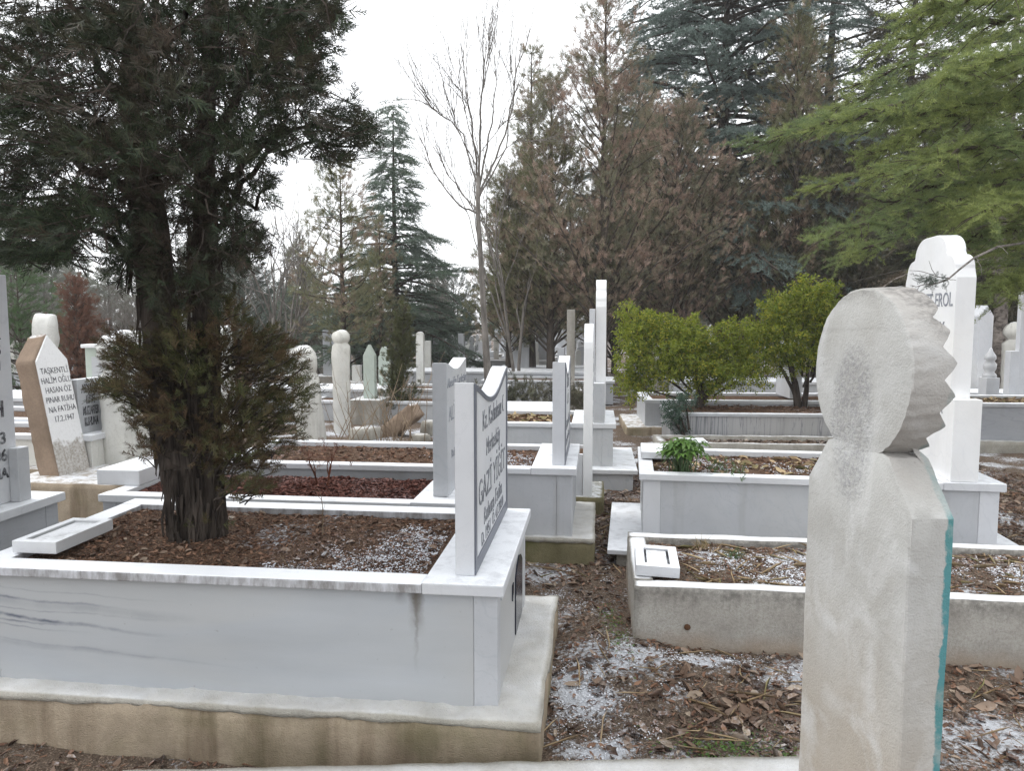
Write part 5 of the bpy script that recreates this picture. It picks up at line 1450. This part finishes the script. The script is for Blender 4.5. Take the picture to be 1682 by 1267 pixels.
conifer('pine_tree', 'open dark pine above the old round headed stones', gb(500, 21), top_h(385, 21), 1.5, 'pine', 'cypress_olive', CON, zmin=.15, dens=1.4, size=1.0, holes=.15)
conifer('cypress_tree', 'slender sparse cypress tip rising just right of the bare tree crown', gb(872, 18), top_h(85, 18), .75, 'cypress', 'cypress_olive', CON, zmin=.2, dens=.8, shape=lambda t: (1 - t) ** .6 * .8 + .2, holes=.35)
# tall blue cedars
conifer('cedar_tree', 'tall blue-green cedar with dark trunk above the brown cypresses', gb(1183, 20), 15.5, 4.6, 'cedar', 'cedar_blue', CON, zmin=.20, dens=2.3, trunk_r=.20, size=1.25, shape=lambda t: (1 - t) ** .7 + .05)
conifer('cedar_tree', 'second tall cedar with straight dark trunk right of the flat topped cypress', gb(1352, 21), 15, 3.3, 'cedar', 'cedar_blue', CON, zmin=.26, dens=1.1, trunk_r=.22, size=1.25, holes=.25)
conifer('cedar_tree', 'tall shadowy cedar behind the yellow-green boughs', gb(1480, 19), 13, 3.0, 'cedar', 'conifer_dark', CON, zmin=.10, dens=1.6, trunk_r=.2, size=1.2)
conifer('cypress_tree', 'dark brown conifer behind the near headstone', gb(1390, 17), top_h(250, 17), 1.6, 'cypress', 'conifer_dark', CON, zmin=.06, dens=1.5, shape=lambda t: (1 - t) ** .5 + .08)
conifer('cypress_tree', 'dark conifer behind the gabled white headstone', gb(1560, 18), top_h(200, 18), 1.9, 'cypress', 'conifer_dark', CON, zmin=.06, dens=1.5, shape=lambda t: (1 - t) ** .5 + .08)
conifer('pine_tree', 'pine with pale mottled trunk standing by the right edge', gb(1644, 14.5), 11, 2.4, 'cedar', 'conifer_dark', CON, 'bark_pine', zmin=.26, dens=1.0, trunk_r=.14, size=1.1)
conifer('cypress_tree', 'dark conifer at the far right edge', gb(1700, 19), top_h(240, 19), 1.9, 'cypress', 'conifer_dark', CON, zmin=.05, dens=1.4, shape=lambda t: (1 - t) ** .5 + .08)
# left background
conifer('pine_tree', 'blue-grey pine seen right of the juniper stems', gb(400, 20), top_h(330, 20), 1.7, 'pine', 'needle_grey', CON, zmin=.1, dens=1.6, size=1.0)
conifer('pine_tree', 'soft green young pine low behind the old round headed stone', gb(480, 22), top_h(470, 22), 1.5, 'pine', 'cedar_green', CON, zmin=.05, dens=1.8, size=.9, shape=lambda t: (1 - t) ** .5)
conifer('pine_tree', 'mid green conifer behind the left edge headstone', gb(30, 12), top_h(425, 12), 1.15, 'pine', 'shrub_green', CON, zmin=.04, dens=2.2, size=.7, shape=lambda t: (1 - t) ** .45)
conifer('thuja_shrub', 'rust brown dead thuja behind the leaning whitewashed headstone', gb(125, 11), top_h(462, 11), .52, 'cypress', 'rusty', CON, zmin=.02, dens=1.9, size=.6, shape=lambda t: (1 - t) ** .6 + .05)
conifer('thuja_shrub', 'small rust brown thuja glimpsed between the juniper stems', gb(375, 13), top_h(505, 13), .38, 'cypress', 'rusty', CON, zmin=.02, dens=1.2, size=.6)
bare_tree('bare_shrub', 'tangled grey leafless shrub behind the rust brown thuja', gb(150, 13.5), 2.6, .03, None, 5, .55, .12, 'bark_grey', 'shrub', (3, 4), 5, .25, (0, 0, 1), .5)
bare_tree('bare_shrub', 'grey leafless shrub at left above the green conifer', gb(60, 15), 3.0, .03, None, 5, .5, .12, 'bark_grey', 'shrub', (3, 4), 4, .25, (0, 0, 1), .5)
bare_tree('bare_shrub', 'pale leafless thicket seen between the juniper stems', gb(250, 15), 2.9, .03, None, 5, .5, .12, 'bark_grey', 'shrub', (3, 4), 5, .25, (0, 0, 1), .5)
bare_tree('bare_tree', 'thin leafless tree right of the juniper crown', gb(432, 16), 5.0, .045, 'leafless trees', 4, .4, .15, 'bark_grey', 'tree', (2, 3), 2, .35, (.1, 0, 1), .2)
bare_tree('bare_tree', 'spindly grey leafless tree between the juniper and olive cypress', gb(470, 18), 5.2, .04, 'leafless trees', 5, .35, .2, 'bark_grey', 'tree', (2, 3), 2, .3, (.05, 0, 1), .2)
bare_tree('bare_tree', 'fine twiggy leafless tree tangled in the brown cypresses', gb(850, 15), 6.6, .04, 'leafless trees', 5, .3, .3, 'bark_grey', 'tree', (2, 3), 2, .3, (.05, 0, 1), .12)
bare_tree('bare_tree', 'young leafless tree low behind the far headstones', gb(725, 24), 4.2, .04, 'leafless trees', 5, .4, .2, 'bark_grey', 'tree', (2, 3), 2, .3, (0, 0, 1), .2)
bare_tree('bare_shrub', 'grey brush of bare twigs under the olive cypress', gb(530, 19), 2.8, .03, None, 5, .5, .12, 'bark_grey', 'shrub', (3, 4), 4, .25, (0, 0, 1), .4)

# the tall bare tree in the gap of sky
def tall_bare():
    Y = 13.0
    b = PX(803, 600, Y)
    t = thing('bare_tree', 'tall leafless tree with upswept branches against the white sky', 'tree', (0, 0, 0), 0, 'leafless trees')
    def P(px, py, dy=0): return PX(px, py, Y + dy)
    tr = MB(); tr.tube([Vector((b.x + .03, Y, -.05)), P(800, 600), P(795, 520), P(790, 430), P(785, 350), P(786, 290)], [.08, .066, .055, .048, .043, .038], 8, .1)
    tr.build('trunk', M['bark_grey'], t, smooth=True)
    br = MB()
    main = [([(786, 300), (778, 230), (768, 160), (757, 75)], .026), ([(786, 300), (790, 200), (793, 120), (793, 55)], .028), ([(787, 310), (805, 220), (815, 150), (812, 90)], .024), ([(787, 320), (815, 260), (840, 180), (850, 110), (876, 35)], .026), ([(787, 330), (830, 240), (842, 150), (838, 90)], .018),
            ([(785, 350), (755, 340), (715, 290), (690, 225)], .022), ([(785, 350), (760, 320), (735, 285), (715, 240)], .018), ([(783, 300), (760, 220), (735, 195), (690, 165)], .018), ([(735, 195), (715, 180), (695, 150)], .009), ([(780, 270), (750, 210), (740, 165)], .012), ([(786, 260), (765, 190), (752, 120)], .012), ([(790, 250), (830, 200), (870, 190)], .008), ([(815, 260), (850, 230), (880, 235)], .008), ([(793, 150), (800, 100), (805, 70)], .009)]
    for pp, r in main:
        n = len(pp); dy = random.uniform(-.6, .6); fine = []
        pts = [P(a, q, dy * i / (n - 1)) for i, (a, q) in enumerate(pp)]
        for i in range(n - 1):
            for q in range(4): fine.append(pts[i].lerp(pts[i + 1], q / 4) + rv(.012))
        fine.append(pts[-1])
        br.tube(fine, [r * .72 * (1 - .85 * i / (len(fine) - 1)) + .003 for i in range(len(fine))], 5)
        for k in range(11):
            q, d = along(fine, random.uniform(.35, .95))
            twigs_rec(br, q, d + rv(.28) + Vector((0, 0, .3)), random.uniform(.35, .9), .006, 2, .28, .22, (1, 3))
    br.build('branches', M['bark_grey'], t)
    return t
tall_bare()

# near cedar with yellow-green boughs, trunk beyond the right edge
def lime_cedar():
    tx, ty = 6.3, 7.2
    t = thing('cedar_tree', 'near cedar reaching in from the right with bright yellow-green boughs', 'tree', (0, 0, 0), 0)
    tr = MB(); tr.tube([(tx, ty, -.1), (tx, ty, .6), (tx + .02, ty, 2), (tx, ty + .05, 4), (tx, ty, 6), (tx, ty, 8.5)], [.24, .19, .17, .14, .09, .02], 12, .15)
    tr.build('trunk', M['bark_far'], t, smooth=True)
    limbs = MB(); pts = []
    def bough(path_px, r):
        n = len(path_px); base = [PX(a, b, Y) for a, b, Y in path_px]
        fine = []
        for i in range(n - 1):
            for q in range(5): fine.append(base[i].lerp(base[i + 1], q / 5) + rv(.02))
        fine.append(base[-1])
        limbs.tube(fine, [r * (1 - .85 * i / (len(fine) - 1)) + .003 for i in range(len(fine))], 6, .1)
        L = sum((fine[i + 1] - fine[i]).length for i in range(len(fine) - 1))
        m = int(L * 16)
        for k in range(m):
            s = .12 + .88 * (k + random.random()) / m
            q, d = along(fine, s)
            side = d.cross(Vector((0, 0, 1))).normalized() * (1 if k % 2 else -1)
            tl = (.22 + .62 * (1 - s)) * random.uniform(.55, 1.1)
            tp = path(q, side * .8 + d * random.uniform(.4, 1.0) + Vector((0, 0, random.uniform(-.10, .15))), tl, 4, .14, .09)
            limbs.tube(tp, [.006, .005, .004, .003, .0015], 4)
            nn = max(3, int(tl / .048))
            for j in range(nn):
                qq, dd = along(tp, (j + random.random()) / nn)
                sd = dd.cross(Vector((0, 0, 1))).normalized() * random.choice((-1, 1))
                pts.append((qq + rv(.025), dd + sd * random.uniform(.1, 1.2) + rv(.25), random.uniform(.09, .19)))
        for j in range(int(L * 9)):
            q, d = along(fine, .2 + .8 * random.random()); pts.append((q, d + rv(.5), random.uniform(.10, .18)))
    T = lambda y: (1905, y, ty)
    B_ = [([T(150), (1640, 170, 6.9), (1420, 195, 6.9), (1225, 232, 7.0)], .05), ([T(60), (1640, 120, 6.4), (1480, 165, 6.2), (1330, 215, 6.2)], .045), ([T(300), (1700, 290, 6.4), (1520, 340, 6.0), (1350, 395, 5.9)], .05), ([T(330), (1700, 330, 7.2), (1540, 360, 7.2), (1385, 425, 7.3)], .045),
          ([T(-60), (1700, 20, 7.0), (1560, 40, 6.9), (1430, 80, 7.0)], .045), ([T(-120), (1720, -30, 6.0), (1600, -5, 5.8), (1490, 30, 5.9)], .04), ([T(230), (1720, 215, 5.8), (1600, 240, 5.6), (1490, 285, 5.5)], .04), ([T(380), (1760, 345, 6.6), (1640, 380, 6.4), (1530, 420, 6.4)], .035),
          ([T(100), (1740, 80, 5.7), (1640, 95, 5.4), (1540, 135, 5.3)], .035), ([T(250), (1650, 235, 7.6), (1480, 270, 7.8), (1330, 310, 8.0)], .04), ([T(20), (1700, 40, 8.2), (1530, 90, 8.4), (1400, 140, 8.5)], .04), ([T(380), (1740, 400, 7.6), (1640, 410, 7.8), (1560, 430, 8.0)], .03), ([T(320), (1780, 300, 5.6), (1700, 320, 5.3), (1610, 350, 5.2)], .03),
          ([T(-200), (1700, -120, 6.8), (1560, -90, 6.8), (1420, -40, 6.9)], .04), ([T(440), (1780, 430, 6.0), (1690, 445, 5.8), (1640, 470, 5.7)], .025), ([T(180), (1620, 160, 8.3), (1450, 150, 8.6), (1350, 185, 8.8)], .035), ([T(120), (1690, 150, 6.2), (1560, 195, 6.1), (1420, 255, 6.2)], .035), ([T(200), (1720, 260, 6.9), (1590, 300, 6.8), (1440, 330, 6.8)], .035)]
    for pp, r in B_: bough(pp, r)
    # boughs on the far side, outside the picture, so the tree stands whole
    for k in range(26):
        az = random.uniform(-1.9, 1.3); z = random.uniform(2.2, 7.6); R = 3.2 * (1 - z / 9.5)
        bp = path((tx, ty, z), (math.cos(az), math.sin(az), .12), R, 6, .1, .06)
        limbs.tube(bp, [.04 * (1 - .8 * i / 6) for i in range(7)], 5)
        for j in range(int(R * 30)):
            q, d = along(bp, random.uniform(.15, 1)); sd = d.cross(Vector((0, 0, 1))).normalized() * random.choice((-1, 1)); w = R * .3 * random.random()
            pts.append((q + sd * w, d + sd * .6 + rv(.2), random.uniform(.2, .34)))
    limbs.build('limbs', M['bark_far'], t)
    foliage('crown', TUFTS_NEAR, pts, M['cedar_lime'], t, .5)
    dead = MB(); tips = []
    for pp in ([(1905, 400, 6.4), (1690, 398, 5.4), (1640, 405, 5.0), (1600, 424, 4.6), (1577, 442, 4.3), (1556, 460, 4.15), (1522, 470, 4.1)], [(1905, 440, 7.2), (1690, 428, 6.6), (1630, 440, 6.5), (1590, 468, 6.4)], [(1905, 445, 7.0), (1682, 455, 6.6), (1620, 464, 6.5), (1580, 464, 6.4)], [(1905, 420, 8.6), (1560, 434, 8.3), (1470, 446, 8.2), (1405, 462, 8.2)], [(1905, 470, 8.0), (1690, 474, 7.6), (1600, 480, 7.5)]):
        pts2 = [PX(a, b, Y) for a, b, Y in pp]; n = len(pts2)
        dead.tube(pts2, [.011 * (1 - .7 * i / (n - 1)) for i in range(n)], 5)
        for k in range(5):
            q, d = along(pts2, random.uniform(.3, .98)); twigs_rec(dead, q, d + rv(.4), .16, .004, 1, .4, 0, (1, 2), tips)
    dead.build('dead_limbs', M['bark_grey'], t)
    sp = []
    for k in range(60):
        q = PX(random.gauss(1532, 14), random.gauss(463, 6), 4.12 + random.gauss(0, .03)); sp.append((q, rv(1), random.uniform(.03, .06)))
    foliage('dead_sprig', TUFTS_NEAR, sp, M['needle_grey'], t, .9)
lime_cedar()

# far wood closing the horizon: one mass
def far_wood():
    pts = []; mb = MB()
    for k in range(210):
        Y = random.uniform(34, 75); px = random.uniform(-500, 2250)
        x = PX(px, 500, Y).x; gap = 540 < px < 960 or 420 < px < 480
        H = random.uniform(3.2, 6.0) * (Y / 45) if not gap else random.uniform(1.6, 3.6) * (Y / 45)
        if px > 1000: H *= 1.8
        R = H * random.uniform(.18, .32)
        mb.tube([(x, Y, -.2), (x, Y, H * .8)], [.14, .04], 5)
        for j in range(int(150 * max(.6, H / 6))):
            tt = random.random(); rr = R * (1 - tt) ** .6
            a = random.uniform(0, 6.28); q = random.random() ** .5
            pts.append((Vector((x + math.cos(a) * rr * q, Y + math.sin(a) * rr * q, H * (.08 + .92 * tt))), Vector((math.cos(a), math.sin(a), random.uniform(-.2, 1.2))), random.uniform(.5, 1.1) * Y / 55))
    o = foliage('far_wood', SPRAYS_FAT, pts, M['far_green'], None, .6)
    tag(o, 'distant mixed wood closing the horizon behind the cemetery', None, None, 'stuff')
    o2 = mb.build('far_wood_trunks', M['bark_far'], o)
far_wood()

# ------------------------------------------------------------------ litter over the ground
def inside_grave(x, y):
    # big grave, kerb, middle graves: leave them free of ground litter
    def loc(o, rz): 
        dx, dy = x - o[0], y - o[1]; c, s = math.cos(-rz), math.sin(-rz); return dx * c - dy * s, dx * s + dy * c
    for o, rz, x0, x1, y0, y1 in (((-.03, 2.576), GR, -2.6, .13, -.06, 1.15), (QL, QR, 0, 2.5, 0, .92), ((.42, 4.77), GR, -2.5, .10, -.02, 1.0), ((3.03, 4.47), PR, -2.36, .24, -.1, 1.12), ((-1.3, 2.355), math.radians(2), 0, 2.35, -.4, 0), ((.655, 5.98), GR, -1.9, .1, -.05, .58), ((L_.location.x, L_.location.y), GR, -2.4, .17, -.12, 1.1)):
        a, b = loc(o, rz)
        if x0 < a < x1 and y0 < b < y1: return True
    return False
LEAFD = [(1.15, 2.85, .8, .38, 1.0), (.35, 5.0, .35, .5, .9), (.75, 6.0, .4, 1.0, .9), (2.6, 2.9, .9, .5, .6), (3.9, 6.0, 1.2, 2.2, .6), (1.3, 7.5, .6, 1.2, .9), (.35, 3.2, .3, .7, .35), (-1.3, 2.35, .6, .2, .8), (.5, 2.5, .4, .2, .4)]
def kl(x, y): return 0 if inside_grave(x, y) else min(1, blob(x, y, LEAFD) + .06)
def kb_(x, y): return 0 if inside_grave(x, y) else min(1, blob(x, y, LEAFD) * .6 + .4)
tag(lay('fallen_leaves', LEAVES, rnd_xy(8500, -2.2, 5.2, 1.9, 8.8, kl), gz, .018, .085, M['leaves'], None, .55, .007, 2.2), 'curled brown fallen leaves strewn over the aisle', None, None, 'stuff')
tag(lay('leaf_fragments', BITS, rnd_xy(34000, -2.2, 5.2, 1.9, 7.5, kb_), gz, .010, .045, M['litter'], None, .45, .004), 'brown needle and leaf crumbs over the earth', None, None, 'stuff')
tag(lay('dry_stalks', [tpl_leaf(120 + s, .035, .05) for s in range(4)], rnd_xy(260, -.5, 4.5, 2.2, 6.5, kl), gz, .08, .28, M['straw'], None, .25, .014), 'pale dry stalks and twigs lying on the earth', None, None, 'stuff')
def ks(x, y):
    if inside_grave(x, y): return 0
    k = mnoise.noise(Vector((x * 6, y * 6, 9))) * .55 + mnoise.noise(Vector((x * 19, y * 19, 2))) * .5
    return max(0, min(1, (blob(x, y, SN) + .75 * k - .36) * 1.1))
tag(lay('snow_crumbs', CRUMBS, rnd_xy(9000, -.4, 4.2, 2.2, 5.6, ks), gz, .0015, .006, M['snow'], None, .3, .008, 2.0), 'thin granular snow lying in patches on the aisle', None, None, 'stuff')
def km(x, y): return 0 if inside_grave(x, y) else blob(x, y, [(.80, 2.62, .16, .10, 1), (1.05, 2.57, .16, .07, .9), (.52, 3.6, .05, .3, .6)])
tag(lay('moss_patch', BITS, rnd_xy(1500, .3, 1.3, 2.4, 4.0, km), gz, .006, .018, M['fresh'], None, .6, .012), 'green moss patch among the fallen leaves of the aisle', None, None, 'stuff')

# ------------------------------------------------------------------ thin winter air over the cemetery
hz = MB().box(-255, 255, -255, 255, -1.2, 24.0)
hm = bpy.data.materials.new('pale_winter_air'); hm.use_nodes = True
hn = hm.node_tree; hn.nodes.remove(hn.nodes['Principled BSDF'])
pv = hn.nodes.new('ShaderNodeVolumePrincipled'); pv.inputs['Color'].default_value = (.93, .95, .98, 1); pv.inputs['Density'].default_value = HAZE
hn.links.new(pv.outputs[0], hn.nodes['Material Output'].inputs['Volume'])
tag(hz.build('haze', hm), 'thin pale winter air lightening the farther trees', None, None, 'stuff')

# ------------------------------------------------------------------ light, sky, camera
world = bpy.data.worlds.new('World'); scene.world = world; world.use_nodes = True
wn = world.node_tree; bg = wn.nodes['Background']
sky = wn.nodes.new('ShaderNodeTexSky'); sky.sky_type = 'NISHITA'; sky.sun_disc = False
EL, AZ = math.radians(52), math.radians(-70)          # sun high on the left, slightly behind
sky.sun_elevation = EL; sky.sun_rotation = AZ; sky.dust_density = 2.0; sky.air_density = 1.0
hs = wn.nodes.new('ShaderNodeHueSaturation'); hs.inputs['Saturation'].default_value = .14
wn.links.new(sky.outputs[0], hs.inputs['Color'])
cloud = wn.nodes.new('ShaderNodeMix'); cloud.data_type = 'RGBA'; cloud.inputs[0].default_value = .8   # even cloud deck over the clear sky
wn.links.new(hs.outputs[0], cloud.inputs[6]); cloud.inputs[7].default_value = (5.95, 6.08, 6.25, 1)
wn.links.new(cloud.outputs[2], bg.inputs[0])
bg.inputs[1].default_value = 0.15
sl = bpy.data.lights.new('sun', 'SUN'); sl.energy = 0.6; sl.angle = math.radians(25); sl.color = (1, .97, .93)
so = bpy.data.objects.new('sun', sl); COL.objects.link(so)
dirv = Vector((math.sin(AZ) * math.cos(EL), math.cos(AZ) * math.cos(EL), math.sin(EL)))
so.rotation_euler = dirv.to_track_quat('Z', 'Y').to_euler(); so.location = dirv * 30

cam = bpy.data.cameras.new('camera'); co = bpy.data.objects.new('camera', cam); COL.objects.link(co)
cam.sensor_fit = 'HORIZONTAL'; cam.sensor_width = 36.0; cam.lens = 36.0 * FPX / 1682
co.location = (0, 0, CZ); co.rotation_euler = (math.pi / 2 - PITCH, 0, 0)
cam.clip_start = .05; cam.clip_end = 2000
scene.camera = co
scene.view_settings.view_transform = 'Standard'; scene.view_settings.look = 'None'
scene.view_settings.exposure = 1.08; scene.view_settings.gamma = 1
scene.cycles.use_denoising = True; scene.cycles.denoiser = 'OPENIMAGEDENOISE'; scene.cycles.denoising_input_passes = 'RGB_ALBEDO_NORMAL'; scene.cycles.denoising_prefilter = 'NONE'
scene.cycles.use_adaptive_sampling = False
scene.cycles.volume_bounces = 1
scene.cycles.max_bounces = 6; scene.cycles.diffuse_bounces = 3; scene.cycles.glossy_bounces = 2; scene.cycles.transparent_max_bounces = 4
